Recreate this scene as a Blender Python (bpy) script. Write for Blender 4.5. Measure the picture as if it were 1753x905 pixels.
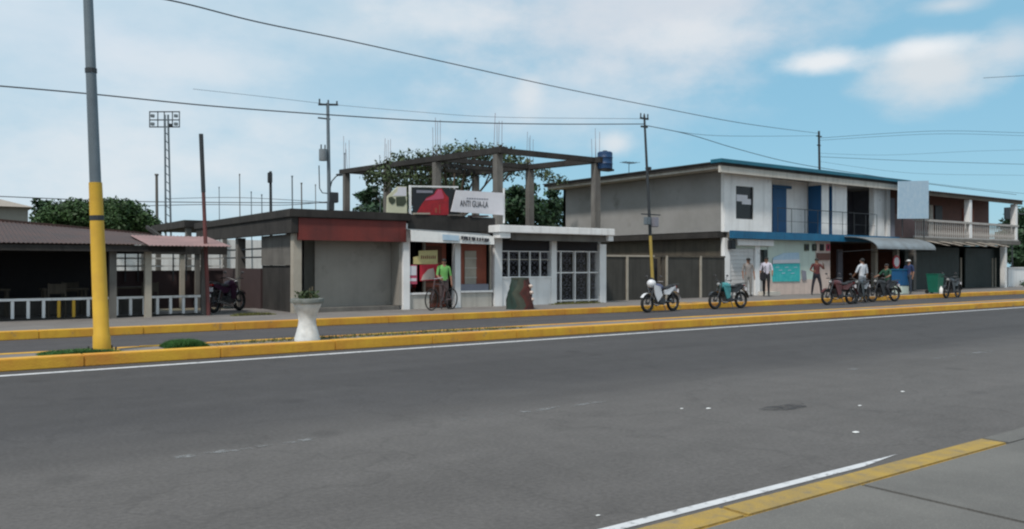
import bpy, bmesh, math, random
import numpy as np
from mathutils import Vector, Matrix
R = math.radians
S = bpy.context.scene
for o in list(bpy.data.objects): bpy.data.objects.remove(o)
C = S.collection
rnd = random.Random(7)

# ------------------------------------------------------------ camera
# X runs along the street, Y across it, Z up.  The camera stands on the near pavement.
FX, FY = 0.5871, 0.8095          # horizontal view direction
FOC = 1400.0                     # focal length, in pixels of a 1753 wide picture
CX, HY, CZ = 876.5, 455.0, 1.5
cd = bpy.data.cameras.new('camera'); cam = bpy.data.objects.new('camera', cd); C.objects.link(cam)
cd.sensor_width = 36; cd.lens = 36 * FOC / 1753; cd.clip_end = 3000; cd.clip_start = 0.1
cam.location = (0, 0, CZ)
cam.rotation_euler = (R(90.1), 0, -math.atan2(FX, FY))
S.camera = cam

# ------------------------------------------------------------ sky, sun, exposure
SUN_EL, SUN_AZ = 58, -152        # azimuth of the sun measured from +X, degrees
W = bpy.data.worlds.new('World'); S.world = W; W.use_nodes = True
nt = W.node_tree; N = nt.nodes; L = nt.links; N.clear()
def wn(t, **k):
    n = N.new(t)
    for a, b in k.items(): setattr(n, a, b)
    return n
def wm(op, a, b=None, c=None, clamp=False):
    n = wn('ShaderNodeMath', operation=op, use_clamp=clamp)
    for i, v in enumerate((a, b, c)):
        if v is None: continue
        if isinstance(v, (int, float)): n.inputs[i].default_value = v
        else: L.new(v, n.inputs[i])
    return n.outputs[0]
out = wn('ShaderNodeOutputWorld'); bg = wn('ShaderNodeBackground'); L.new(bg.outputs[0], out.inputs[0])
bg.inputs[1].default_value = 0.1
sky = wn('ShaderNodeTexSky', sky_type='NISHITA', sun_disc=False)
sky.sun_elevation = R(SUN_EL); sky.sun_rotation = R(90 - SUN_AZ)
sky.air_density = 1.0; sky.dust_density = 0.6; sky.ozone_density = 1.0
tc = wn('ShaderNodeTexCoord'); DIR = tc.outputs['Generated']
def skydir(px, py):
    u = (px - CX) / FOC; v = (HY - py) / FOC
    return Vector((FX + FY * u, FY - FX * u, v)).normalized()
def noise(scale, detail, rough, vec=None, stretch=None, off=0):
    mp = wn('ShaderNodeMapping'); L.new(vec or DIR, mp.inputs[0])
    if stretch: mp.inputs['Scale'].default_value = stretch
    mp.inputs['Location'].default_value = (off, off * .7, off * .3)
    n = wn('ShaderNodeTexNoise'); n.inputs['Scale'].default_value = scale
    n.inputs['Detail'].default_value = detail; n.inputs['Roughness'].default_value = rough
    L.new(mp.outputs[0], n.inputs['Vector']); return n.outputs['Fac']
n1 = noise(5, 7, .55, stretch=(1, 1, 2.4), off=3.1)
n2 = noise(16, 6, .6, stretch=(1, 1, 1.8), off=1.3)
nw = wm('ADD', wm('MULTIPLY', wm('SUBTRACT', n1, .5), 1.3), wm('MULTIPLY', wm('SUBTRACT', n2, .5), .9))
def blob(px, py, w, h, soft=.6, amp=1.0, noisy=1.0):
    c = skydir(px, py); up = Vector((0, 0, 1)); rr = c.cross(up).normalized(); uu = rr.cross(c)
    vs = wn('ShaderNodeVectorMath', operation='SUBTRACT'); L.new(DIR, vs.inputs[0]); vs.inputs[1].default_value = c
    def dt(ax, sc):
        d = wn('ShaderNodeVectorMath', operation='DOT_PRODUCT'); L.new(vs.outputs[0], d.inputs[0]); d.inputs[1].default_value = ax
        m = wm('MULTIPLY', d.outputs['Value'], 1 / sc); return wm('MULTIPLY', m, m)
    s = wm('ADD', wm('ADD', dt(rr, w / FOC), dt(uu, h / FOC)), dt(c, .5))
    r = wm('SQRT', s)
    t = wm('SUBTRACT', 1.0, wm('SUBTRACT', r, wm('MULTIPLY', nw, noisy)))
    sm = wn('ShaderNodeMapRange', interpolation_type='SMOOTHSTEP'); L.new(t, sm.inputs[0])
    sm.inputs[1].default_value = -soft * .3; sm.inputs[2].default_value = soft; sm.inputs[4].default_value = amp
    return sm.outputs[0]
def mixc(f, a, b):
    m = wn('ShaderNodeMix', data_type='RGBA')
    if isinstance(f, (int, float)): m.inputs[0].default_value = f
    else: L.new(f, m.inputs[0])
    for s, v in ((m.inputs[6], a), (m.inputs[7], b)):
        if isinstance(v, tuple): s.default_value = (*v, 1)
        else: L.new(v, s)
    return m.outputs[2]
tint = wn('ShaderNodeMix', data_type='RGBA', blend_type='MULTIPLY'); tint.inputs[0].default_value = 1
L.new(sky.outputs[0], tint.inputs[6]); tint.inputs[7].default_value = (1.0, 1.0, 1.0, 1)
col = mixc(.68, tint.outputs[2], (2.7, 6.0, 8.0))
# thin high veil, thicker towards the left of the view and all round behind
ld = wn('ShaderNodeVectorMath', operation='DOT_PRODUCT'); L.new(DIR, ld.inputs[0]); ld.inputs[1].default_value = skydir(1500, 420)
vr = wn('ShaderNodeMapRange', interpolation_type='SMOOTHSTEP'); L.new(ld.outputs['Value'], vr.inputs[0])
vr.inputs[1].default_value = .985; vr.inputs[2].default_value = .62; vr.inputs[3].default_value = 0.0; vr.inputs[4].default_value = .84
veil = wm('MULTIPLY', vr.outputs[0], wm('ADD', .22, wm('ADD', wm('MULTIPLY', n1, 1.0), wm('MULTIPLY', n2, .45))), clamp=True)
col = mixc(veil, col, (6.3, 7.5, 8.4))
for b, c in ((blob(1120, 10, 360, 140, 1.0, .9), (6.9, 7.3, 7.9)), (blob(960, 180, 300, 80, 1.2, .7), (7.1, 7.7, 8.3)),
             (blob(660, 60, 240, 60, 1.3, .55), (7.3, 7.8, 8.3)), (blob(640, 230, 220, 50, 1.5, .5), (7.6, 8.0, 8.4)), (blob(260, 280, 460, 95, 1.3, .75), (8.0, 8.3, 8.6)), (blob(330, 110, 170, 40, 1.0, .5), (8.0, 8.3, 8.6)), (blob(760, 30, 120, 40, .9, .55, .9), (8.2, 8.4, 8.7)), (blob(1180, 60, 120, 35, .9, .5, .9), (8.3, 8.5, 8.7)),
             (blob(1405, 106, 85, 24, .8, .9, .9), (8.6, 8.8, 9.0)), (blob(1590, 115, 110, 62, .8, .95, .8), (7.0, 7.5, 7.9)),
             (blob(1585, 80, 85, 20, .9, .8, .6), (8.9, 9.1, 9.3)), (blob(1735, 80, 60, 45, .9, .75, .8), (7.0, 7.5, 8.0)),
             (blob(1630, 8, 55, 18, .9, .7, .8), (7.2, 7.6, 8.0)), (blob(1050, 245, 38, 26, .9, .75, .7), (8.0, 8.2, 8.4)),
             (blob(905, 160, 30, 40, 1.0, .6, .6), (8.0, 8.2, 8.4)),
             (blob(150, 60, 260, 90, 1.5, .4), (6.6, 7.4, 8.4))):
    col = mixc(b, col, c)
L.new(col, bg.inputs[0])
sd = bpy.data.lights.new('sun', 'SUN'); sun = bpy.data.objects.new('sun', sd); C.objects.link(sun)
sd.energy = 3.3; sd.angle = R(6); sd.color = (1, .95, .88)
sv = Vector((math.cos(R(SUN_EL)) * math.cos(R(SUN_AZ)), math.cos(R(SUN_EL)) * math.sin(R(SUN_AZ)), math.sin(R(SUN_EL))))
sun.rotation_euler = sv.to_track_quat('Z', 'Y').to_euler()
S.view_settings.view_transform = 'Standard'; S.view_settings.look = 'None'
S.view_settings.exposure = 0; S.view_settings.gamma = 1
S.cycles.filter_width = 2.2

# ------------------------------------------------------------ surveying helpers
def Xat(px, Y):
    u = (px - CX) / FOC; d = Y / (FY - FX * u); return d * (FX + FY * u)
def Zat(px, py, Y):
    u = (px - CX) / FOC; d = Y / (FY - FX * u); return CZ + (HY - py) * d / FOC
def P(px, py, Y): return Vector((Xat(px, Y), Y, Zat(px, py, Y)))
def PX(px, py, X):
    u = (px - CX) / FOC; d = X / (FX + FY * u); return Vector((X, d * (FY - FX * u), CZ + (HY - py) * d / FOC))
def PG(px, py, z=0.0):
    u = (px - CX) / FOC; d = FOC * (CZ - z) / (py - HY); return Vector((d * (FX + FY * u), d * (FY - FX * u), z))

# ------------------------------------------------------------ materials
_m = {}
def srgb(c): return tuple(((v / 255) / 12.92 if v / 255 <= .04045 else ((v / 255 + .055) / 1.055) ** 2.4) for v in c)
def mat(name, c, c2=None, rough=.8, scale=3, amt=.5, streak=0.0, fine=.0, bump=.15, bscale=40, metal=0, spec=.4, island=0, trans=0):
    if name in _m: return _m[name]
    m = bpy.data.materials.new(name); m.use_nodes = True; _m[name] = m
    t = m.node_tree; n = t.nodes; l = t.links; p = n['Principled BSDF']
    p.inputs['Roughness'].default_value = rough; p.inputs['Metallic'].default_value = metal
    p.inputs['Specular IOR Level'].default_value = spec
    if c2 is None: c2 = tuple(v * .68 for v in c)
    tc = n.new('ShaderNodeTexCoord')
    nz = n.new('ShaderNodeTexNoise'); nz.inputs['Scale'].default_value = scale; nz.inputs['Detail'].default_value = 8
    nz.inputs['Roughness'].default_value = .62; l.new(tc.outputs['Object'], nz.inputs['Vector'])
    rp = n.new('ShaderNodeValToRGB'); rp.color_ramp.elements[0].position = .38; rp.color_ramp.elements[1].position = .68
    l.new(nz.outputs['Fac'], rp.inputs[0])
    mu = n.new('ShaderNodeMath'); mu.operation = 'MULTIPLY'; mu.inputs[1].default_value = amt; l.new(rp.outputs[0], mu.inputs[0])
    mx = n.new('ShaderNodeMix'); mx.data_type = 'RGBA'; l.new(mu.outputs[0], mx.inputs[0])
    mx.inputs[6].default_value = (*c, 1); mx.inputs[7].default_value = (*c2, 1); colr = mx.outputs[2]
    def over(fac, col2):
        nonlocal colr
        x = n.new('ShaderNodeMix'); x.data_type = 'RGBA'; l.new(fac, x.inputs[0]); l.new(colr, x.inputs[6]); x.inputs[7].default_value = (*col2, 1); colr = x.outputs[2]
    if streak:
        mp = n.new('ShaderNodeMapping'); mp.inputs['Scale'].default_value = (5, 5, .35); l.new(tc.outputs['Object'], mp.inputs[0])
        s = n.new('ShaderNodeTexNoise'); s.inputs['Scale'].default_value = 1.1; s.inputs['Detail'].default_value = 6; l.new(mp.outputs[0], s.inputs['Vector'])
        sr = n.new('ShaderNodeMapRange'); sr.inputs[1].default_value = .5; sr.inputs[2].default_value = .75; sr.inputs[4].default_value = streak
        l.new(s.outputs['Fac'], sr.inputs[0]); over(sr.outputs[0], tuple(v * .35 for v in c2))
    if fine:
        f = n.new('ShaderNodeTexNoise'); f.inputs['Scale'].default_value = 90; f.inputs['Detail'].default_value = 3; l.new(tc.outputs['Object'], f.inputs['Vector'])
        fr = n.new('ShaderNodeMapRange'); fr.inputs[1].default_value = .5; fr.inputs[2].default_value = .8; fr.inputs[4].default_value = fine
        l.new(f.outputs['Fac'], fr.inputs[0]); over(fr.outputs[0], tuple(min(1, v * 2.2) for v in c))
    if island:
        g = n.new('ShaderNodeNewGeometry'); hs = n.new('ShaderNodeHueSaturation'); l.new(colr, hs.inputs['Color'])
        mr = n.new('ShaderNodeMapRange'); mr.inputs[3].default_value = 1 - island; mr.inputs[4].default_value = 1 + island
        l.new(g.outputs['Random Per Island'], mr.inputs[0]); l.new(mr.outputs[0], hs.inputs['Value']); colr = hs.outputs[0]
    l.new(colr, p.inputs['Base Color'])
    if bump:
        b = n.new('ShaderNodeTexNoise'); b.inputs['Scale'].default_value = bscale; b.inputs['Detail'].default_value = 5; l.new(tc.outputs['Object'], b.inputs['Vector'])
        bn = n.new('ShaderNodeBump'); bn.inputs['Strength'].default_value = bump; bn.inputs['Distance'].default_value = .02
        l.new(b.outputs['Fac'], bn.inputs['Height']); l.new(bn.outputs[0], p.inputs['Normal'])
    return m

def chips(m, c, lo=.55, hi=.62, scale=5, amt=.85):
    n = m.node_tree.nodes; l = m.node_tree.links; p = n['Principled BSDF']; src = p.inputs['Base Color'].links[0].from_socket
    g = n.new('ShaderNodeNewGeometry'); z = n.new('ShaderNodeTexNoise'); z.inputs['Scale'].default_value = scale; z.inputs['Detail'].default_value = 9; z.inputs['Roughness'].default_value = .68
    l.new(g.outputs['Position'], z.inputs['Vector']); r = n.new('ShaderNodeMapRange'); r.inputs[1].default_value = lo; r.inputs[2].default_value = hi; r.inputs[4].default_value = amt; l.new(z.outputs['Fac'], r.inputs[0])
    x = n.new('ShaderNodeMix'); x.data_type = 'RGBA'; l.new(r.outputs[0], x.inputs[0]); l.new(src, x.inputs[6]); x.inputs[7].default_value = (*c, 1); l.new(x.outputs[2], p.inputs['Base Color'])
def world_pos(m):
    n = m.node_tree.nodes; l = m.node_tree.links; g = n.new('ShaderNodeNewGeometry')
    for k in list(l):
        if k.from_node.type == 'TEX_COORD': d = k.to_socket; l.remove(k); l.new(g.outputs['Position'], d)

def asphalt(name, base, base2, far=None, yedge=7.6):
    m = mat(name, base, base2, rough=.9, scale=.35, amt=.55, fine=.25, bump=.35, bscale=120, spec=.25)
    n = m.node_tree.nodes; l = m.node_tree.links; p = n['Principled BSDF']
    src = p.inputs['Base Color'].links[0].from_socket
    tc = n.new('ShaderNodeTexCoord')
    # long tyre tracks and patches along the road
    mp = n.new('ShaderNodeMapping'); mp.inputs['Scale'].default_value = (.05, .9, 1); l.new(tc.outputs['Object'], mp.inputs[0])
    s = n.new('ShaderNodeTexNoise'); s.inputs['Scale'].default_value = 1.3; s.inputs['Detail'].default_value = 5; l.new(mp.outputs[0], s.inputs['Vector'])
    hs = n.new('ShaderNodeHueSaturation'); l.new(src, hs.inputs['Color'])
    mr = n.new('ShaderNodeMapRange'); mr.inputs[1].default_value = .3; mr.inputs[2].default_value = .7; mr.inputs[3].default_value = .90; mr.inputs[4].default_value = 1.10
    l.new(s.outputs['Fac'], mr.inputs[0]); l.new(mr.outputs[0], hs.inputs['Value']); cur = hs.outputs[0]
    for sc_, lo_, hi_ in ((28, .86, 1.16), (3.2, .93, 1.06)):
        q1 = n.new('ShaderNodeTexNoise'); q1.inputs['Scale'].default_value = sc_; q1.inputs['Detail'].default_value = 4; l.new(tc.outputs['Object'], q1.inputs['Vector'])
        q2 = n.new('ShaderNodeMapRange'); q2.inputs[1].default_value = .3; q2.inputs[2].default_value = .7; q2.inputs[3].default_value = lo_; q2.inputs[4].default_value = hi_; l.new(q1.outputs['Fac'], q2.inputs[0])
        q3 = n.new('ShaderNodeHueSaturation'); l.new(cur, q3.inputs['Color']); l.new(q2.outputs[0], q3.inputs['Value']); cur = q3.outputs[0]
    # oil drips and stains
    o1 = n.new('ShaderNodeTexVoronoi'); o1.inputs['Scale'].default_value = .9; l.new(tc.outputs['Object'], o1.inputs['Vector'])
    o2 = n.new('ShaderNodeMapRange'); o2.interpolation_type = 'SMOOTHSTEP'; o2.inputs[1].default_value = .05; o2.inputs[2].default_value = .2; o2.inputs[3].default_value = .32; o2.inputs[4].default_value = 0; l.new(o1.outputs['Distance'], o2.inputs[0])
    o3 = n.new('ShaderNodeMix'); o3.data_type = 'RGBA'; l.new(o2.outputs[0], o3.inputs[0]); l.new(cur, o3.inputs[6]); o3.inputs[7].default_value = (*(v_ * .5 for v_ in base), 1); cur = o3.outputs[2]
    # cracks
    v = n.new('ShaderNodeTexVoronoi'); v.feature = 'DISTANCE_TO_EDGE'; v.inputs['Scale'].default_value = .42
    wz = n.new('ShaderNodeTexNoise'); wz.inputs['Scale'].default_value = 1.6; wz.inputs['Detail'].default_value = 6; l.new(tc.outputs['Object'], wz.inputs['Vector'])
    va = n.new('ShaderNodeVectorMath'); va.operation = 'MULTIPLY_ADD'; l.new(wz.outputs['Color'], va.inputs[0]); va.inputs[1].default_value = (1.4, 1.4, 0); l.new(tc.outputs['Object'], va.inputs[2])
    l.new(va.outputs[0], v.inputs['Vector'])
    cr = n.new('ShaderNodeMapRange'); cr.inputs[1].default_value = .0; cr.inputs[2].default_value = .012; cr.inputs[3].default_value = .22; cr.inputs[4].default_value = 0; l.new(v.outputs['Distance'], cr.inputs[0])
    x = n.new('ShaderNodeMix'); x.data_type = 'RGBA'; l.new(cr.outputs[0], x.inputs[0]); l.new(cur, x.inputs[6]); x.inputs[7].default_value = (*(v_ * .45 for v_ in base), 1); cur = x.outputs[2]
    if far:  # cloud shade painted into the asphalt colour, darker on the far side
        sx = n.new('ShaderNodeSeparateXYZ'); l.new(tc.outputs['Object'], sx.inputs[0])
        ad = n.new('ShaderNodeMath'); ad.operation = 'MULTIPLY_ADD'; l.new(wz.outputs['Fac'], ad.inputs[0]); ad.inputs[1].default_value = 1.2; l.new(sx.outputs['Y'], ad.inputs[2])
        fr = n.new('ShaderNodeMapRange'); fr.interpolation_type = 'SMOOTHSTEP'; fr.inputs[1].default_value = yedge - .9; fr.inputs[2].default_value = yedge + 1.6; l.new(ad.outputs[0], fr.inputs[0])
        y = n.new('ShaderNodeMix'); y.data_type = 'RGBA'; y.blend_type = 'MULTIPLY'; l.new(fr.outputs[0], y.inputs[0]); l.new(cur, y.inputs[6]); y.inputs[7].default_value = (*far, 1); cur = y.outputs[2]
    l.new(cur, p.inputs['Base Color'])
    return m

def worn(name, c, lo=.42, hi=.56, scale=9):
    """paint with holes worn through it"""
    m = mat(name, c, tuple(v * .75 for v in c), rough=.7, scale=6, amt=.6, bump=.1)
    n = m.node_tree.nodes; l = m.node_tree.links; p = n['Principled BSDF']
    tc = n.new('ShaderNodeTexCoord'); z = n.new('ShaderNodeTexNoise'); z.inputs['Scale'].default_value = scale; z.inputs['Detail'].default_value = 8; z.inputs['Roughness'].default_value = .7
    l.new(tc.outputs['Object'], z.inputs['Vector'])
    r = n.new('ShaderNodeMapRange'); r.inputs[1].default_value = lo; r.inputs[2].default_value = hi; l.new(z.outputs['Fac'], r.inputs[0]); l.new(r.outputs[0], p.inputs['Alpha'])
    return m

M = dict(
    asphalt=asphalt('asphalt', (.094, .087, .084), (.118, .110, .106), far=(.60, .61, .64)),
    asphalt2=asphalt('asphalt_far_lane', (.062, .058, .060), (.080, .074, .076)),
    earth=mat('earth', (.13, .10, .065), (.07, .075, .035), scale=.8, amt=.9, fine=.3, bump=.5),
    pave=mat('pavement_concrete', (.135, .128, .118), (.09, .085, .08), rough=.9, scale=1.2, amt=.8, fine=.25, bump=.3, bscale=60),
    pave2=mat('far_pavement_concrete', (.17, .155, .145), (.115, .105, .10), rough=.9, scale=.9, amt=.8, fine=.2, bump=.3),
    joint=mat('joint', (.02, .02, .02), rough=.95),
    yellow=mat('kerb_yellow', (.60, .34, .03), (.48, .19, .03), rough=.75, scale=1.1, amt=.95, streak=.25, fine=.15, bump=.3),
    yellow2=mat('near_kerb_yellow', (.34, .22, .045), (.22, .16, .07), rough=.8, scale=5, amt=.9, fine=.2, bump=.35),
    white_line=worn('white_line', (.55, .55, .56), .30, .46), white_faded=worn('white_line_faded', (.24, .24, .24), .50, .66, 5),
    tar=worn('tar', (.05, .045, .045), .40, .70, 6),
    post_yellow=mat('post_yellow', (.60, .36, .03), (.42, .23, .03), rough=.55, scale=2, amt=.6, streak=.2),
    steel=mat('galvanised_steel', (.17, .20, .22), (.10, .12, .14), rough=.45, metal=.35, scale=2, streak=.3),
    dark_steel=mat('dark_steel', (.045, .05, .055), rough=.6, metal=.3), wire=mat('wire_black', (.02, .02, .025), rough=.6, bump=0),
    rust=mat('red_oxide_pole', (.16, .045, .04), (.07, .04, .04), rough=.7, scale=1.2, amt=.9),
    whitep=mat('white_paint', (.72, .71, .69), (.52, .50, .47), rough=.7, scale=1.6, amt=.55, streak=.28, bump=.12),
    whitep2=mat('white_paint_clean', (.80, .79, .78), (.64, .62, .60), rough=.6, scale=2, amt=.5, streak=.25, bump=.08),
    planter=mat('planter_white', (.66, .66, .65), (.40, .40, .39), rough=.8, scale=7, amt=.6, streak=.35, bump=.3),
    planter_rim=mat('planter_rim', (.20, .21, .20), (.10, .11, .09), rough=.9, scale=8, amt=.8, bump=.4),
    conc=mat('concrete_bare', (.15, .14, .125), (.09, .08, .075), rough=.9, scale=1.3, amt=.8, streak=.4, fine=.1, bump=.35),
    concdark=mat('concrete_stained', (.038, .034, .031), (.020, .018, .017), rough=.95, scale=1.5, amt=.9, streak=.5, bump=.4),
    plaster=mat('grey_plaster', (.285, .275, .265), (.22, .212, .20), rough=.9, scale=.6, amt=.8, streak=.0, bump=.2),
    plaster2=mat('grey_plaster_shed', (.30, .275, .24), (.22, .20, .18), rough=.9, scale=.7, amt=.7, streak=.1, bump=.2),
    brownwall=mat('brown_wall', (.095, .080, .06), (.055, .045, .038), rough=.9, scale=1, amt=.8, streak=.5, bump=.3),
    lotwall=mat('lot_panel', (.055, .052, .045), (.035, .032, .028), rough=.85, scale=1, amt=.8, streak=.5, bump=.2),
    palepost=mat('pale_post', (.38, .34, .28), (.25, .22, .18), rough=.85),
    redfascia=mat('red_fascia', (.16, .028, .022), (.085, .022, .02), rough=.7, scale=1.1, amt=.8, streak=.35),
    tinbrown=mat('brown_tin', (.062, .028, .020), (.034, .019, .016), rough=.6, scale=1, amt=.9, streak=.3),
    tinpink=mat('pink_tin', (.26, .15, .14), (.16, .10, .095), rough=.6, scale=1.4, amt=.8),
    tingrey=mat('grey_tin', (.22, .25, .27), (.14, .14, .14), rough=.5, scale=1.4, amt=.8, metal=.2),
    teal=mat('teal_tin', (.015, .14, .20), (.015, .09, .15), rough=.55, scale=1.5, amt=.7), blue=mat('blue_paint', (.01, .085, .21), (.008, .06, .15), rough=.55, scale=2),
    bluefascia=mat('blue_fascia', (.010, .13, .25), (.010, .08, .17), rough=.6, scale=1.6, amt=.7, streak=.3),
    cream=mat('cream_fascia', (.52, .49, .44), (.36, .33, .28), rough=.75, scale=1.5, streak=.35),
    mint=mat('mint_wall', (.52, .60, .53), (.45, .50, .45), rough=.8, scale=1, amt=.7, streak=.2), pinkwall=mat('pinkish_wall', (.60, .48, .42), (.45, .37, .33), rough=.8, streak=.3),
    turq=mat('turquoise_board', (.015, .36, .38), (.08, .48, .46), rough=.5, scale=5, amt=.9, bump=0), paleblue=mat('pale_blue_board', (.36, .50, .62), (.50, .60, .68), rough=.5, scale=4, amt=.8, bump=0),
    glass=mat('dark_glass', (.012, .014, .016), (.025, .028, .028), rough=.25, scale=3, bump=0, spec=.3),
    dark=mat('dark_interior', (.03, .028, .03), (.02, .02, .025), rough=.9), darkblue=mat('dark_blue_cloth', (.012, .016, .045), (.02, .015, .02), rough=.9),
    shutter=mat('green_grey_shutter', (.030, .044, .042), (.02, .028, .027), rough=.6, streak=.3, amt=.7),
    whiteshutter=mat('white_shutter', (.62, .61, .60), (.5, .48, .46), rough=.55, streak=.2),
    redbrown=mat('red_brown_door', (.30, .08, .045), (.20, .055, .035), rough=.6, streak=.2), brownroom=mat('brown_room', (.13, .05, .03), (.07, .03, .02), rough=.8),
    redroom=mat('terracotta_wall', (.16, .075, .06), (.10, .06, .05), rough=.8),
    signwhite=mat('sign_white', (.66, .64, .67), (.56, .54, .57), rough=.5, scale=3, amt=.6, bump=0), signblack=mat('sign_black', (.014, .016, .02), rough=.5, bump=0),
    signred=mat('sign_red', (.36, .012, .02), (.18, .01, .015), rough=.5, scale=5, amt=.8, bump=0), signpink=mat('sign_pink', (.50, .08, .14), rough=.5, bump=0), signcream=mat('sign_cream', (.58, .56, .40), rough=.5, bump=0),
    signolive=mat('sign_olive', (.05, .06, .035), rough=.5, scale=9, bump=0), signyellow=mat('sign_yellow', (.55, .48, .22), (.42, .33, .15), rough=.6, scale=9, bump=0), bright_red=mat('bright_red', (.50, .02, .04), rough=.5, bump=0),
    ink=mat('ink', (.05, .05, .06), rough=.6, bump=0), inkgrey=mat('ink_grey', (.22, .22, .26), rough=.6, bump=0), bag=mat('dark_cloth', (.02, .02, .025), rough=.9),
    tank=mat('blue_drum', (.010, .045, .12), (.01, .03, .08), rough=.5), bin=mat('green_plastic', (.01, .13, .085), (.01, .09, .06), rough=.45, bump=0),
    stumpgreen=mat('stump_green', (.022, .048, .038), (.022, .028, .022), rough=.7, scale=4, amt=.9), stumpred=mat('stump_red', (.085, .018, .014), (.035, .015, .012), rough=.7, scale=4, amt=.9), stumpdark=mat('stump_dark', (.045, .055, .04), (.03, .02, .015), rough=.85, scale=7),
    rubber=mat('rubber', (.015, .015, .015), rough=.85, bump=0), chrome=mat('chrome', (.55, .55, .56), rough=.22, metal=.9, bump=0), engine=mat('engine_metal', (.09, .09, .095), rough=.45, metal=.6, bump=0), seat=mat('black_seat', (.018, .018, .02), rough=.6, bump=0),
    lamp=mat('clear_lens', (.28, .28, .28), rough=.15, bump=0), tail=mat('red_lens', (.35, .01, .01), rough=.2, bump=0),
    bark=mat('bark', (.09, .065, .045), (.05, .04, .03), rough=.95, scale=6, bump=.6), hill=mat('grey_hill', (.26, .25, .22), (.2, .19, .17), rough=.9),
    tile=mat('grey_roof_sheet', (.30, .26, .22), (.2, .17, .14), rough=.8), hay=mat('dry_stem', (.30, .24, .14), rough=.9),
)
for k in ('yellow', 'yellow2', 'pave', 'lotwall'): world_pos(M[k])
chips(M['yellow'], (.20, .15, .10), .60, .68, 4, .7); chips(M['yellow2'], (.15, .13, .10), .50, .72, 9, .7)
for k in ('whitep', 'whitep2'): chips(M[k], (.34, .32, .29), .62, .70, 2.2, .6)
for k in ('plaster', 'plaster2', 'conc'): chips(M[k], (.11, .10, .09), .58, .72, .9, .55)
def leafmat(name, c):
    m = mat(name, c, tuple(v * .5 for v in c), rough=.6, scale=1.2, amt=.9, bump=0, island=.45, spec=.25)
    return m
M['muted']=mat('muted_white', (.40, .38, .36), (.28, .26, .24), rough=.8, scale=2, streak=.35)
M['muted_yellow']=mat('muted_yellow', (.38, .27, .06), (.24, .18, .06), rough=.7, streak=.3)
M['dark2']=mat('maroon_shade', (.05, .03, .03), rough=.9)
M['leaf'] = leafmat('leaf_dark', (.028, .062, .026)); M['leaf2'] = leafmat('leaf_mid', (.04, .080, .024)); M['leaf3'] = leafmat('leaf_olive', (.055, .078, .032))
M['grass'] = leafmat('grass_blades', (.05, .14, .035)); M['weed'] = leafmat('weed_blades', (.14, .14, .04))

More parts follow.
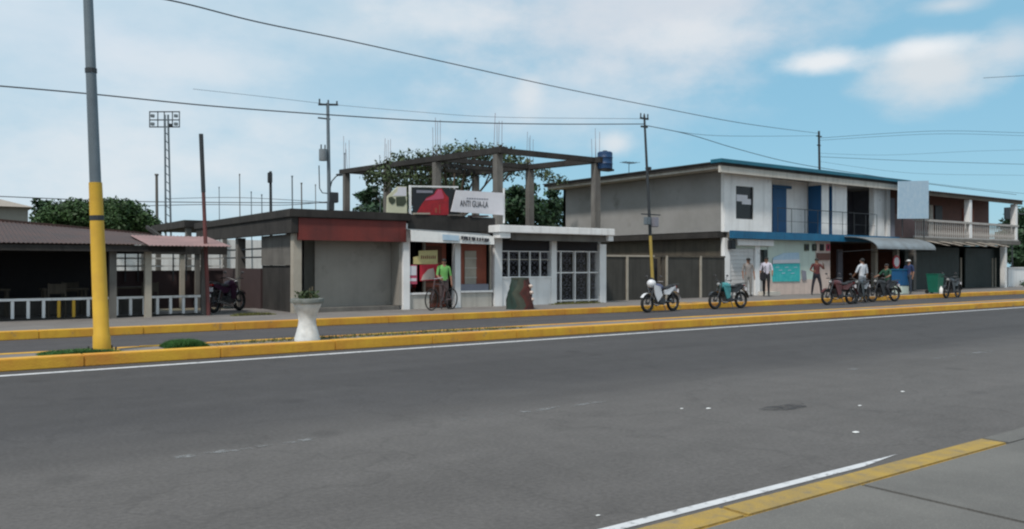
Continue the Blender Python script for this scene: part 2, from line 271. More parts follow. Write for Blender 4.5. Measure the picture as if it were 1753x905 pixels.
# ------------------------------------------------------------ mesh helpers
class MB:
    def __init__(s): s.v = []; s.f = []; s.m = []
    def add(s, vs, fs, m=0):
        k = len(s.v); s.v += [tuple(v) for v in vs]; s.f += [tuple(i + k for i in f) for f in fs]; s.m += [m] * len(fs); return s
    def box(s, x0, x1, y0, y1, z0, z1, m=0):
        if x0 > x1: x0, x1 = x1, x0
        if y0 > y1: y0, y1 = y1, y0
        if z0 > z1: z0, z1 = z1, z0
        return s.add([(x, y, z) for z in (z0, z1) for (x, y) in ((x0, y0), (x1, y0), (x1, y1), (x0, y1))],
                     [(0, 3, 2, 1), (4, 5, 6, 7), (0, 1, 5, 4), (1, 2, 6, 5), (2, 3, 7, 6), (3, 0, 4, 7)], m)
    def rbox(s, x0, x1, y0, y1, z0, z1, r=.02, m=0):
        """box with chamfered edges"""
        if x0 > x1: x0, x1 = x1, x0
        bm = bmesh.new(); bmesh.ops.create_cube(bm, size=1)
        for v in bm.verts: v.co = Vector(((x0 + x1) / 2 + v.co.x * (x1 - x0), (y0 + y1) / 2 + v.co.y * (y1 - y0), (z0 + z1) / 2 + v.co.z * (z1 - z0)))
        bmesh.ops.bevel(bm, geom=bm.edges[:], offset=r, segments=2, affect='EDGES')
        bm.verts.index_update(); s.add([v.co.copy() for v in bm.verts], [[v.index for v in f.verts] for f in bm.faces], m); bm.free(); return s
    def bar(s, a, b, w, h=None, m=0):
        a = Vector(a); b = Vector(b); h = h or w; d = (b - a).normalized()
        up = Vector((0, 0, 1)) if abs(d.z) < .95 else Vector((1, 0, 0)); x = d.cross(up).normalized() * w / 2; y = x.cross(d).normalized() * h / 2
        vs = [p + i * x + j * y for p in (a, b) for i, j in ((-1, -1), (1, -1), (1, 1), (-1, 1))]
        return s.add(vs, [(3, 2, 1, 0), (4, 5, 6, 7), (0, 1, 5, 4), (1, 2, 6, 5), (2, 3, 7, 6), (3, 0, 4, 7)], m)
    def tube(s, pts, r, n=8, m=0, cap=True):
        pts = [Vector(p) for p in pts]; rs = r if isinstance(r, (list, tuple)) else [r] * len(pts); k = len(pts); vs = []; px = None
        for i, p in enumerate(pts):
            d = (pts[min(i + 1, k - 1)] - pts[max(i - 1, 0)]).normalized()
            if px is None:
                up = Vector((0, 0, 1)) if abs(d.z) < .9 else Vector((1, 0, 0)); px = d.cross(up).normalized()
            else: px = (px - d * px.dot(d)).normalized()
            y = d.cross(px)
            for j in range(n):
                a = 2 * math.pi * j / n; vs.append(p + (px * math.cos(a) + y * math.sin(a)) * rs[i])
        fs = [(i * n + j, i * n + (j + 1) % n, (i + 1) * n + (j + 1) % n, (i + 1) * n + j) for i in range(k - 1) for j in range(n)]
        if cap: fs += [tuple(reversed(range(n))), tuple(range((k - 1) * n, k * n))]
        return s.add(vs, fs, m)
    def lathe(s, prof, c=(0, 0, 0), n=24, m=0):
        c = Vector(c); vs = [c + Vector((r * math.cos(2 * math.pi * j / n), r * math.sin(2 * math.pi * j / n), z)) for r, z in prof for j in range(n)]
        k = len(prof); fs = [(i * n + j, i * n + (j + 1) % n, (i + 1) * n + (j + 1) % n, (i + 1) * n + j) for i in range(k - 1) for j in range(n)]
        fs += [tuple(reversed(range(n))), tuple(range((k - 1) * n, k * n))]; return s.add(vs, fs, m)
    def ring(s, c, R_, r, axis='y', n=24, k=8, m=0):
        vs = []
        for i in range(n):
            a = 2 * math.pi * i / n
            for j in range(k):
                b = 2 * math.pi * j / k; q = R_ + r * math.cos(b); w = r * math.sin(b)
                p = (q * math.cos(a), w, q * math.sin(a)) if axis == 'y' else (q * math.cos(a), q * math.sin(a), w)
                vs.append(Vector(c) + Vector(p))
        return s.add(vs, [(i * k + j, ((i + 1) % n) * k + j, ((i + 1) % n) * k + (j + 1) % k, i * k + (j + 1) % k) for i in range(n) for j in range(k)], m)
    def ball(s, c, r, n=10, m=0):
        r = r if isinstance(r, (tuple, list)) else (r, r, r); c = Vector(c); vs = [c + Vector((0, 0, -r[2]))]; k = n // 2
        for i in range(1, k):
            t = math.pi * i / k - math.pi / 2
            for j in range(n): a = 2 * math.pi * j / n; vs.append(c + Vector((r[0] * math.cos(t) * math.cos(a), r[1] * math.cos(t) * math.sin(a), r[2] * math.sin(t))))
        vs.append(c + Vector((0, 0, r[2]))); q = len(vs) - 1
        fs = [(0, 1 + (j + 1) % n, 1 + j) for j in range(n)]
        fs += [(1 + i * n + j, 1 + i * n + (j + 1) % n, 1 + (i + 1) * n + (j + 1) % n, 1 + (i + 1) * n + j) for i in range(k - 2) for j in range(n)]
        fs += [(1 + (k - 2) * n + j, 1 + (k - 2) * n + (j + 1) % n, q) for j in range(n)]
        return s.add(vs, fs, m)
    def prism(s, pts, y0, y1, m=0):
        """outline in X,Z between the planes y0 < y1 (counter clockwise seen from -Y)"""
        k = len(pts); vs = [(x, y0, z) for x, z in pts] + [(x, y1, z) for x, z in pts]
        return s.add(vs, [tuple(range(k)), tuple(reversed(range(k, 2 * k)))] + [(i + k, (i + 1) % k + k, (i + 1) % k, i) for i in range(k)], m)
    def quad(s, a, b, c, d, m=0): return s.add([a, b, c, d], [(0, 1, 2, 3)], m)
    def build(s, name, mats, parent=None, smooth=False, label=None, kind=None, org=None):
        me = bpy.data.meshes.new(name)
        o0 = Vector(org) if org is not None else (parent_org(parent) if parent else Vector((0, 0, 0)))
        me.from_pydata([(v[0] - o0.x, v[1] - o0.y, v[2] - o0.z) for v in s.v], [], s.f)
        mats = mats if isinstance(mats, (list, tuple)) else [mats]
        for k in mats: me.materials.append(M[k] if isinstance(k, str) else k)
        if len(mats) > 1: me.polygons.foreach_set('material_index', s.m)
        if smooth: me.polygons.foreach_set('use_smooth', [True] * len(s.f))
        me.update()
        o = bpy.data.objects.new(name, me); C.objects.link(o)
        if parent: o.parent = parent
        elif org is not None: o.location = org
        if smooth:
            try: me.set_sharp_from_angle(angle=R(40))
            except Exception: pass
        if label: o['label'] = label
        if kind: o['kind'] = kind
        return o
def parent_org(p):
    if p is None: return Vector((0, 0, 0))
    return Vector(p.get('_o', (0, 0, 0)))
def tag(o, label, cat, group=None, kind=None):
    o['label'] = label; o['category'] = cat
    if group: o['group'] = group
    if kind: o['kind'] = kind
    return o
def thing(name, label, cat, loc=(0, 0, 0), rotz=0, group=None, local=False):
    """Empty at the base. local=True: children are given in its own frame, otherwise in world coordinates."""
    o = bpy.data.objects.new(name, None); C.objects.link(o); o.location = loc; o.rotation_euler = (0, 0, rotz)
    o.empty_display_size = .2
    if not local: o['_o'] = tuple(loc)
    return tag(o, label, cat, group)
def sub(mb, name, mats, parent, **k):
    """sub-part: same frame as its parent part"""
    o0 = parent_org(parent.parent) if parent.parent else Vector((0, 0, 0))
    k.setdefault('org', o0); o = mb.build(name, mats, None, **{**k}); o.location = (0, 0, 0); o.parent = parent; return o
def struct(name, mb, mats, **k): return mb.build(name, mats, kind='structure', **k)
def text(s, size, loc, mname, parent, align='CENTER', squeeze=1.0, name='lettering'):
    cu = bpy.data.curves.new('t', 'FONT'); cu.body = s; cu.size = size; cu.extrude = .003; cu.align_x = align; cu.align_y = 'CENTER'; cu.resolution_u = 3
    t = bpy.data.objects.new('t', cu); C.objects.link(t); bpy.context.view_layer.update()
    me = bpy.data.meshes.new_from_object(t.evaluated_get(bpy.context.evaluated_depsgraph_get())); bpy.data.objects.remove(t)
    rot = Matrix.Rotation(R(90), 4, 'X') @ Matrix.Diagonal((squeeze, 1, 1, 1)); me.transform(rot); me.transform(Matrix.Translation(Vector(loc) - parent_org(parent)))
    me.materials.clear(); me.materials.append(M[mname]); me.name = name
    o = bpy.data.objects.new(name, me); C.objects.link(o); o.parent = parent; return o
def pp(pts, Y): return [(Xat(a, Y), Zat(a, b, Y)) for a, b in pts]
def face_prism(mb, pts, Y, th=.02, m=0):
    q = pp(pts, Y); a = sum(q[i][0] * q[(i + 1) % len(q)][1] - q[(i + 1) % len(q)][0] * q[i][1] for i in range(len(q)))
    if a < 0: q = q[::-1]
    return mb.prism(q, Y, Y + th, m)
def clone(root, loc, rotz=0, label=None):
    r = root.copy(); C.objects.link(r); r.location = loc; r.rotation_euler = (0, 0, rotz)
    if label: r['label'] = label
    for ch in list(root.children):
        c = ch.copy(); C.objects.link(c); c.parent = r
        for g in list(ch.children):
            d = g.copy(); C.objects.link(d); d.parent = c
    return r

# ============================================================ GROUND AND ROAD
struct('ground', MB().quad((-500, -500, -.02), (700, -500, -.02), (700, 900, -.02), (-500, 900, -.02)), 'earth')
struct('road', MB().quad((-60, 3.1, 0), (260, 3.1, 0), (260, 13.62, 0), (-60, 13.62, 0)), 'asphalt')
struct('far_lane', MB().quad((-60, 14.9, 0), (260, 14.9, 0), (260, 19.3, 0), (-60, 19.3, 0)), 'asphalt2')
struct('road_edge_line', MB().quad((-60, 13.02, .004), (200, 13.02, .004), (200, 13.17, .004), (-60, 13.17, .004)), 'white_line')
struct('near_edge_line', MB().quad((-20, 3.39, .004), (5.7, 3.40, .004), (6.3, 3.47, .004), (-20, 3.53, .004)), 'white_line')
cl = MB()
for a, b, y in ((300, 430, 6.72), (440, 548, 6.74), (785, 862, 6.75), (893, 1035, 6.72), (1400, 1475, 6.7), (1590, 1700, 6.7)):
    cl.quad((Xat(a, y), y - .05, .004), (Xat(b, y), y - .05, .004), (Xat(b, y), y + .05, .004), (Xat(a, y), y + .05, .004))
struct('centre_line', cl, 'white_faded')
c = PG(1345, 697); mb = MB(); pts = [(c.x + .34 * math.cos(t) * (1 + .2 * math.sin(3 * t)), c.y + .16 * math.sin(t) * (1 + .2 * math.cos(2 * t)), .005) for t in [i * .314 for i in range(20)]]
mb.add(pts, [tuple(range(20))]); struct('road_patch', mb, 'tar')

def kerb(name, X0, X1, Y0, Y1, z, mname, step=2.0, gap=.003, base='conc'):
    """row of kerb stones, each its own piece, on a thin bed"""
    root = MB().box(X0, X1, Y0 + .03, Y1 - .03, -.05, z - .05).build(name, base, kind='structure')
    n = int((X1 - X0) / step); meshes = []
    for k in range(4):
        mb = MB(); dz = (k - 1.5) * .002; mb.rbox(0, step - gap, 0, Y1 - Y0, 0, z + dz, .012); me = mb.build('t', mname, smooth=False).data; meshes.append(me)
    for o in [o for o in C.objects if o.name.startswith('t') and o.data in meshes]: bpy.data.objects.remove(o)
    for i in range(n):
        o = bpy.data.objects.new('kerb_stone', meshes[i * 7 % 4]); C.objects.link(o); o.parent = root
        o.location = (X0 + i * step, Y0 + rnd.uniform(-.004, .004), 0)
    return root
kerb('median_kerb', -12, 78, 13.62, 13.92, .17, 'yellow')
kerb('median_back_kerb', -12, 78, 14.72, 14.9, .15, 'yellow', step=3.0)
kerb('far_kerb', -12, 90, 19.3, 19.62, .17, 'yellow')
struct('median', MB().box(-60, 260, 13.92, 14.72, -.05, .14), 'pave2')
for x0, x1, nm in ((-60, -12, 'median_end'), (78, 260, 'median_end')): struct(nm, MB().box(x0, x1, 13.62, 14.9, -.05, .15), 'conc')
struct('far_pavement', MB().box(-60, 260, 19.62, 26, -.05, .15), 'pave2')
struct('far_pavement_kerb', MB().box(90, 260, 19.3, 19.618, -.05, .15), 'conc')
pb = MB()
for a, b_, y1_ in ((Xat(1035, 20), Xat(1100, 20), 20.2), (Xat(1150, 20), Xat(1235, 20), 20.9), (Xat(1300, 20), Xat(1420, 20), 20.1), (Xat(1640, 20), Xat(1753, 20), 20.3)): pb.quad((a, 19.63, .154), (b_, 19.63, .154), (b_ - .3, y1_, .154), (a + .2, y1_, .154))
struct('pavement_paint', pb, worn('ochre_paint', (.50, .27, .06), .36, .55, 2.2))
npv = struct('near_pavement', MB().box(-30, 60, -30, 3.06, -.05, .095), 'joint')
struct('gutter', MB().quad((-20, 3.1, .003), (9, 3.1, .003), (9, 3.24, .003), (-20, 3.24, .003)), worn('gutter_dirt', (.035, .028, .022), .38, .6, 3))
kerb('near_kerb', -9, 6.9, 2.90, 3.1, .125, 'yellow2', step=3.18, gap=.02)
struct('near_kerb_unpainted', MB().box(6.92, 60, 2.90, 3.1, -.05, .118), 'pave')
i = 0
slab_meshes = []
for k in range(3): slab_meshes.append(MB().rbox(0, 2.36, 0, 1.87, 0, .125 + k * .002, .012).build('slab', 'pave', parent=npv))
for k, o in enumerate(slab_meshes): o.location = (-9.5 + k * 2.385, 1.01, 0)
for gx in range(0, 13):
    for gy in range(0, 3):
        if gy == 0 and gx < 3: continue
        o = bpy.data.objects.new('slab', slab_meshes[(gx * 5 + gy) % 3].data); C.objects.link(o); o.parent = npv
        o.location = (-9.5 + gx * 2.385 + (0 if gy % 2 == 0 else .0), 1.01 - gy * 1.89, 0)

# litter on the road
for (px, py, s, lb) in ((1167, 700, .035, 'small pale stone on the road, leftmost of the pair by the dark patch'), (1213, 700, .05, 'larger pale stone on the road left of the dark patch'),
                        (1472, 695, .04, 'small pale stone on the road right of the dark patch'), (1465, 741, .06, 'flat whitish scrap on the road nearest the pavement'),
                        (1545, 671, .05, 'small pale scrap on the road, rightmost of the litter'), (1024, 883, .025, 'tiny pale pebble at the bottom of the road by the white line')):
    p = PG(px, py); mb = MB(); s *= .45; mb.ball((0, 0, s * .2), (s * 1.5, s, s * .28), 8)
    mb.v = [(x * (1 + rnd.uniform(-.2, .2)), y * (1 + rnd.uniform(-.2, .2)), z) for x, y, z in mb.v]
    so = mb.build('stone', 'planter'); so.location = (p.x, p.y, .003); tag(so, lb, 'stone', 'pale litter on the road')

# ============================================================ MEDIAN: grass, planter, lamp post
def grass(name, label, x0, x1, y0, y1, n, h, mname, z=.14, lean=.03, cat='grass'):
    vs = np.zeros((n * 3, 3)); fs = []
    for i in range(n):
        x = rnd.uniform(x0, x1); y = rnd.uniform(y0, y1); e = 1 - abs((x - (x0 + x1) / 2) / ((x1 - x0) / 2)) ** 4; hh = h * rnd.uniform(.5, 1.15) * (e * .7 + .3)
        a = rnd.uniform(0, 6.28); w = .008 + h * .03; dx, dy = math.cos(a) * w, math.sin(a) * w
        vs[i * 3] = (x - dx, y - dy, z); vs[i * 3 + 1] = (x + dx, y + dy, z); vs[i * 3 + 2] = (x + rnd.gauss(0, lean), y + rnd.gauss(0, lean), z + hh)
        fs.append((i * 3, i * 3 + 1, i * 3 + 2))
    mb = MB(); mb.add(vs, fs); o = mb.build(name, mname, org=((x0 + x1) / 2, (y0 + y1) / 2, z)); o['label'] = label; o['kind'] = 'stuff'; o['category'] = cat; return o
a = PG(283, 590, .14).x; b = PG(352, 590, .14).x
grass('grass_tuft', 'low clipped green grass block on the median between lamp post and planter', Xat(283, 14.25), Xat(352, 14.25), 14.0, 14.6, 8000, .12, 'grass')
grass('grass_patch', 'flat dark green grass patch at the foot of the yellow lamp post', Xat(68, 14.2), Xat(205, 14.2), 13.98, 14.5, 7000, .06, 'grass')
grass('weed_strip', 'thin yellowish weeds along the back of the median past the planter', Xat(360, 14.5), Xat(900, 14.5), 14.3, 14.7, 1600, .06, 'weed')

pc = PG(526, 588, .14); pc = Vector((Xat(526, 14.28), 14.28, .14))
pl = thing('planter', 'white hourglass shaped concrete planter with grey rim on the median', 'planter', pc)
MB().lathe([(.235, 0), (.235, .03), (.20, .14), (.165, .28), (.155, .36), (.17, .46), (.21, .56), (.25, .64), (.25, .68)], pc, 28).build('pedestal', 'planter', pl, smooth=True)
MB().lathe([(.23, .675), (.295, .685), (.305, .72), (.295, .765), (.265, .77), (.25, .735)], pc, 28).build('rim', 'planter_rim', pl, smooth=True)
MB().lathe([(.0, .73), (.245, .732), (.245, .738), (.0, .75)], pc, 20).build('soil', 'earth', pl)
wd = thing('dry_plant', 'small dry plant with bare stalks growing in the white planter', 'plant', pc + Vector((0, 0, .74)))
mb = MB()
for k in range(7):
    a = rnd.uniform(0, 6.28); r = rnd.uniform(0, .12); mb.tube([pc + Vector((r * math.cos(a), r * math.sin(a), .74)), pc + Vector((r * 1.5 * math.cos(a), r * 1.5 * math.sin(a), .74 + rnd.uniform(.08, .26)))], [.008, .004], 5)
mb.build('stalk', 'hay', wd, kind='stuff')
mb = MB()
for k in range(160):
    a = rnd.uniform(0, 6.28); r = rnd.uniform(0, .2); z = .75 + rnd.uniform(0, .12); q = pc + Vector((r * math.cos(a), r * math.sin(a), z)); w = Vector((rnd.gauss(0, .03), rnd.gauss(0, .03), .01)); t = Vector((rnd.gauss(0, .03), rnd.gauss(0, .03), .04))
    mb.quad(q, q + w, q + w + t, q + t)
mb.build('leaves', 'leaf3', wd)

# lamp post
base = Vector((Xat(175, 14.35), 14.35, .14)); top = Vector((base.x - .33, base.y + .02, 9.2))
lp = thing('lamp_post', 'tall leaning street lamp post, yellow below and grey steel above', 'lamp post', base)
def along(z): t = (z - .14) / (9.2 - .14); return base.lerp(top, t)
zc = 2.82
MB().tube([along(.14), along(.40), along(.42), along(zc)], [.135, .13, .118, .098], 12).build('lower_pole', 'post_yellow', lp, smooth=True)
MB().tube([along(zc), along(9.2)], [.086, .055], 12).build('upper_pole', 'steel', lp, smooth=True)
MB().tube([along(2.0 + .22), along(2.0 + .3)], .105, 12).build('pole_band', 'dark_steel', lp)
MB().tube([along(4.55), along(4.62)], .088, 12).build('pole_joint', 'dark_steel', lp)
MB().box(base.x - .22, base.x + .22, base.y - .22, base.y + .22, .14, .17).build('base_plate', 'post_yellow', lp)
mb = MB()
for sx in (-1, 1):
    for sy in (-1, 1): mb.tube([base + Vector((sx * .17, sy * .17, .02)), base + Vector((sx * .17, sy * .17, .08))], .015, 6)
mb.build('bolts', 'dark_steel', lp, kind='stuff')
mb = MB().tube([along(9.1), along(9.2) + Vector((0, -.5, .35)), along(9.2) + Vector((0, -1.6, .5))], .035, 8); mb.build('arm', 'steel', lp)
lh = MB(); q = along(9.2) + Vector((0, -1.9, .48)); lh.ball(q, (.12, .36, .09), 12); h = lh.build('lamp_head', 'steel', lp, smooth=True)

# ============================================================ BUILDINGS
def corrugated(X0, X1, e0, e1, pitch=.10, amp=.010, th=.012):
    """tin sheet with ribs running from edge e0 (y,z) to edge e1 (y,z)"""
    mb = MB(); n = max(2, int((X1 - X0) / (pitch / 4))); vs = []; fs = []
    for s in (0, 1):
        for i in range(n + 1):
            x = X0 + (X1 - X0) * i / n; w = amp * math.sin(2 * math.pi * (x / pitch)) - s * th
            for (y, z) in (e0, e1): vs.append((x, y, z + w))
    k = 2 * (n + 1)
    for i in range(n):
        a = 2 * i; fs.append((a, a + 2, a + 3, a + 1)); fs.append((k + a + 1, k + a + 3, k + a + 2, k + a)); fs.append((a, k + a, k + a + 2, a + 2)); fs.append((a + 1, a + 3, k + a + 3, k + a + 1))
    return mb.add(vs, fs)

# --- open eating pavilion on the left
pv = thing('open_pavilion', 'low open-sided pavilion with brown tin roof behind the white balustrade', 'pavilion', (1.5, 26, .15))
def sagged(mb):      # the ridge drops towards the right-hand end
    mb.v = [(x, y, z - max(0, x - 1.2) * .075 * max(0, min(1, (z - 2.06) / .74))) for x, y, z in mb.v]; return mb
rf = sagged(corrugated(-4, 5.75, (22.7, 2.06), (26.6, 2.80))).build('roof', 'tinbrown', pv)
sub(sagged(corrugated(-4, 5.75, (30.2, 2.1), (26.6, 2.80))), 'roof_sheet', 'tinbrown', rf)
cap_ = MB()
for a_ in range(5): cap_.box(-4.02 + a_ * 1.96, -4.02 + (a_ + 1) * 1.96 - .001, 26.5, 26.7, 2.79, 2.84)
sub(sagged(cap_), 'ridge_cap', 'tinbrown', rf)
sub(MB().box(-4, 5.75, 22.74, 22.80, 1.87, 2.02), 'fascia', 'concdark', rf)
corrugated(4.75, 6.85, (22.35, 2.03), (24.7, 2.36)).build('awning', 'tinpink', pv)
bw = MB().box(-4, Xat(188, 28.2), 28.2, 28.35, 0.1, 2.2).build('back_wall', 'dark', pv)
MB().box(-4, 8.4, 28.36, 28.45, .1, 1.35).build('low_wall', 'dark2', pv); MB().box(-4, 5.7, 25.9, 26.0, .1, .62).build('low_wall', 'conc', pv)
for px in (193, 253, 350):
    x = Xat(px, 23.1); MB().box(x - .08, x + .08, 23.02, 23.18, .1, 1.96).build('post', 'conc' if px != 253 else 'palepost', pv)
for px in (253, 312, 338):
    x = Xat(px, 28.0); MB().box(x - .07, x + .07, 27.95, 28.1, .1, 2.3).build('post', 'palepost' if px == 312 else 'conc', pv)
for x in (-3.2, 1.6, 5.6): MB().bar((x, 22.8, 1.93), (x, 26.6, 2.68), .07, .1).build('rafter', 'concdark', pv)
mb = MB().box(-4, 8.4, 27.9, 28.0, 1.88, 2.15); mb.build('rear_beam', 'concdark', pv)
for z in (1.35, 1.6): MB().box(Xat(192, 28.3), 8.4, 28.28, 28.34, z + .12, z + .17).build('grille_bar', 'whitep', pv)
for px in (214, 236, 296, 318): x = Xat(px, 28.3); MB().box(x - .02, x + .02, 28.25, 28.279, 1.0, 1.9).build('grille_bar', 'dark_steel', pv)
# tables and chairs inside
def table(x, y, label, first=[None]):
    if first[0] is None:
        t = thing('table', label, 'table', (x, y, .15), local=True, group='tables in the open pavilion'); first[0] = t
        MB().rbox(-.55, .55, -.4, .4, .70, .75, .01).build('table_top', 'brownwall', t)
        for sx in (-1, 1):
            for sy in (-1, 1): MB().box(sx * .48 - .03, sx * .48 + .03, sy * .33 - .03, sy * .33 + .03, 0, .70).build('leg', 'brownwall', t)
        return t
    return clone(first[0], (x, y, .15), 0, label)
table(1.4, 25.4, 'dark table in the pavilion left of the lamp post'); table(3.2, 25.2, 'dark table in the pavilion behind the lamp post'); table(5.0, 25.6, 'dark table in the pavilion under the pink awning end')
def stall_chair(x, y, rz, label, first=[None]):
    if first[0] is None:
        t = thing('chair', label, 'chair', (x, y, .15), rz, local=True, group='chairs in the open pavilion'); first[0] = t
        MB().rbox(-.22, .22, -.22, .22, .42, .46, .01).build('seat', 'brownwall', t)
        for sx in (-1, 1):
            MB().box(sx * .2 - .02, sx * .2 + .02, -.2, -.16, 0, .42).build('leg', 'brownwall', t); MB().box(sx * .2 - .02, sx * .2 + .02, .16, .2, 0, .9).build('leg', 'brownwall', t)
        MB().box(-.18, .18, .165, .195, .62, .88).build('backrest', 'brownwall', t); return t
    return clone(first[0], (x, y, .15), rz, label)
for k, (x, y, rz, lb) in enumerate(((1.2, 24.6, 3.14, 'chair at the left table in the pavilion'), (2.9, 24.5, 3.3, 'chair on the street side of the table behind the lamp post'), (3.5, 26.0, 0.1, 'chair on the far side of the table behind the lamp post'), (5.3, 24.8, 3.0, 'chair at the table under the pink awning end'))): stall_chair(x, y, rz, lb)

# balustrade
Yb = 23.55; x1 = Xat(360, Yb)
bal = thing('balustrade', 'low white concrete balustrade in front of the brown roofed pavilion', 'balustrade', (x1, Yb, .15))
MB().box(-4, x1, Yb - .05, Yb + .05, .63, .69).build('top_rail', 'whitep2', bal)
MB().box(-4, x1, Yb - .06, Yb + .06, .12, .19).build('bottom_rail', 'concdark', bal)
bme = {}
for k in range(30):
    x = x1 - .05 - k * .336
    mnm = 'post_yellow' if any(abs(x - Xat(q_, Yb)) < .17 for q_ in (109, 134)) else 'whitep2'
    if mnm not in bme: bme[mnm] = MB().rbox(-.036, .036, -.036, .036, .19, .63, .01).build('baluster', mnm, org=(0, 0, 0)); bme[mnm].parent = bal; o = bme[mnm]
    else: o = bpy.data.objects.new('baluster', bme[mnm].data); C.objects.link(o); o.parent = bal
    o.location = (x - x1, 0, -.15)

# red pole
p0 = P(357, 538, 22.9); p0.z = .15; p1 = P(344, 229, 22.9)
rp = thing('painted_pole', 'slim dark red pole standing at the end of the white balustrade', 'pole', p0)
mid = p0.lerp(p1, .68); MB().tube([p0, mid], [.055, .05], 8).build('lower_tube', 'rust', rp, smooth=True); MB().tube([mid, p1], [.058, .058], 8).build('upper_tube', 'dark_steel', rp, smooth=True)

# --- flat roofed shed with red fascia
sx0 = 8.77; sx1 = Xat(690, 22.5); sh = thing('flat_roofed_shed', 'flat roofed open shed with a faded red fascia facing the street', 'shed', (10.5, 24, .15))
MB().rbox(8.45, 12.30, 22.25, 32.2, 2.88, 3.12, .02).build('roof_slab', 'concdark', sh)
MB().box(8.72, 12.16, 22.32, 22.45, 2.24, 2.876).build('fascia', 'redfascia', sh)
MB().box(8.50, 8.70, 22.32, 32.1, 2.44, 2.878).build('side_beam', 'concdark', sh)
MB().box(8.62, 8.86, 22.46, 22.7, .12, 2.43).build('corner_post', 'palepost', sh)
MB().box(8.72, 8.84, 22.75, 25.45, 1.52, 2.43).build('side_wall', 'conc', sh)
MB().box(8.76, 8.84, 22.75, 25.45, .12, 1.515).build('side_panel', 'concdark', sh)
for Y in (27.6, 32.0): MB().box(8.62, 8.88, Y - .13, Y + .13, .12, 2.43).build('post', 'conc', sh)
MB().box(8.70, 8.80, 25.46, 31.85, .12, 1.42).build('half_wall', 'dark2', sh)
for z in (1.75, 2.02): MB().box(8.72, 8.78, 25.46, 31.86, z, z + .05).build('rail', 'dark_steel', sh)
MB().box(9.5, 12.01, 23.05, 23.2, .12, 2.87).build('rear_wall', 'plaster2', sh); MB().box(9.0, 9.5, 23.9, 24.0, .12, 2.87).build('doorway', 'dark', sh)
MB().box(8.9, 12.01, 22.5, 23.04, .12, .27).build('plinth', 'conc', sh)
MB().box(12.02, 12.16, 22.5, 32.2, .28, 2.87).build('party_wall', 'plaster2', sh)
rs = thing('rear_lean_to', 'small dark lean-to roof behind the shed, left of the red pole', 'shed', (9, 35, 0))
MB().box(8.4, 11, 33.4, 39, 3.02, 3.3).build('roof', 'concdark', rs)
for Y in (33.6, 38.6): MB().box(8.5, 8.7, Y - .1, Y + .1, 0, 3.02).build('post', 'conc', rs)
MB().box(8.55, 8.65, 33.7, 38.5, 0, 1.2).build('wall', 'brownwall', rs)
ww = thing('boundary_wall', 'pale wall seen far through the openings of pavilion and shed', 'wall', (10, 44, 0))
MB().box(-4, 19, 44, 44.2, 0, 2.9).build('wall_face', 'whitep', ww)
for k in range(6): MB().box(-3 + k * 4, -2.8 + k * 4, 43.88, 43.998, 0, 3.0).build('pier', 'conc', ww)

# --- roadside shop with white awning strip
Yf = 22.5
def fx(px, Y=Yf): return Xat(px, Y)
s1 = thing('small_shop', 'small shop with a white awning strip and red-brown door beside the red-fascia shed', 'shop', (14, 24, .15))
xa, xb = fx(688), fx(845)
MB().box(xa, fx(699), Yf - .1, Yf + .25, .12, 2.82).build('corner_pillar', 'whitep2', s1)
MB().box(xa + .2, xb, 27.8, 28, .1, 2.9).build('back_wall', 'plaster2', s1)
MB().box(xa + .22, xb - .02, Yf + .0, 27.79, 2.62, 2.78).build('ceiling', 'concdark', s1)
MB().rbox(xa + .15, xb - .01, Yf - .12, Yf + .12, 2.61, 3.1, .015).build('parapet', 'concdark', s1)
MB().box(fx(700), fx(735), Yf, Yf + .12, .12, .6).build('counter_wall', 'cream', s1)
MB().box(fx(699.5), fx(736), Yf - .04, Yf + .16, .601, .66).build('counter_top', 'whitep2', s1)
MB().box(fx(788), fx(842), Yf, Yf + .12, .12, .63).build('window_wall', 'cream', s1)
MB().box(fx(788), fx(843), Yf - .05, Yf + .16, .631, .69).build('window_sill', 'whitep2', s1)
MB().box(fx(778), fx(787.5), Yf - .04, Yf + .15, .12, 2.3).build('post', 'whitep2', s1)
aw = MB(); A = [(fx(702, 22.0), 22.0), (fx(847, 22.0), 22.0)]
aw.add([(fx(704, 22), 21.98, 2.25), (fx(846, 22), 21.98, 2.20), (fx(846, 22), 22.02, 2.47), (fx(704, 22), 22.02, 2.60), (fx(704, 22), 22.03, 2.25), (fx(846, 22), 22.03, 2.20), (fx(846, 22), 22.06, 2.47), (fx(704, 22), 22.06, 2.60)],
       [(0, 1, 2, 3), (7, 6, 5, 4), (0, 3, 7, 4), (1, 5, 6, 2), (0, 4, 5, 1), (3, 2, 6, 7)]); an = aw.build('awning', 'whitep', s1)
sub(MB().add([(fx(704, 22), 22.061, 2.59), (fx(846, 22), 22.061, 2.46), (fx(846, 22), 22.37, 2.56), (fx(704, 22), 22.37, 2.66)], [(0, 1, 2, 3)]), 'awning_top', 'tingrey', an)
# dark lettering strokes, illegible in the photo, on its right half
mb = MB()
for k in range(11):
    a = 790 + k * 4.4; w = rnd.uniform(2.2, 4.0); y0 = 404 + (a - 792) * .09; face_prism(mb, [(a, y0), (a + w, y0 + .1), (a + w, y0 + rnd.uniform(4, 7)), (a, y0 + rnd.uniform(4, 7))], 21.95, .02)
sub(mb, 'lettering', 'ink', an, kind='stuff')
sub(face_prism(MB(), [(758, 401), (786, 403), (786, 412), (758, 410.5)], 21.955, .015), 'blue_patch', 'paleblue', an)
MB().box(fx(737), fx(777.5), Yf + .5, Yf + .56, .16, 2.3).build('door', 'redbrown', s1)
for k in range(3): z = .3 + k * .66; MB().box(fx(741), fx(770), Yf + .485, Yf + .499, z, z + .52).build('door_panel', 'brownroom', s1)
MB().box(fx(736), fx(739.5), Yf + .4, Yf + .499, .16, 2.3).build('door_frame', 'palepost', s1)
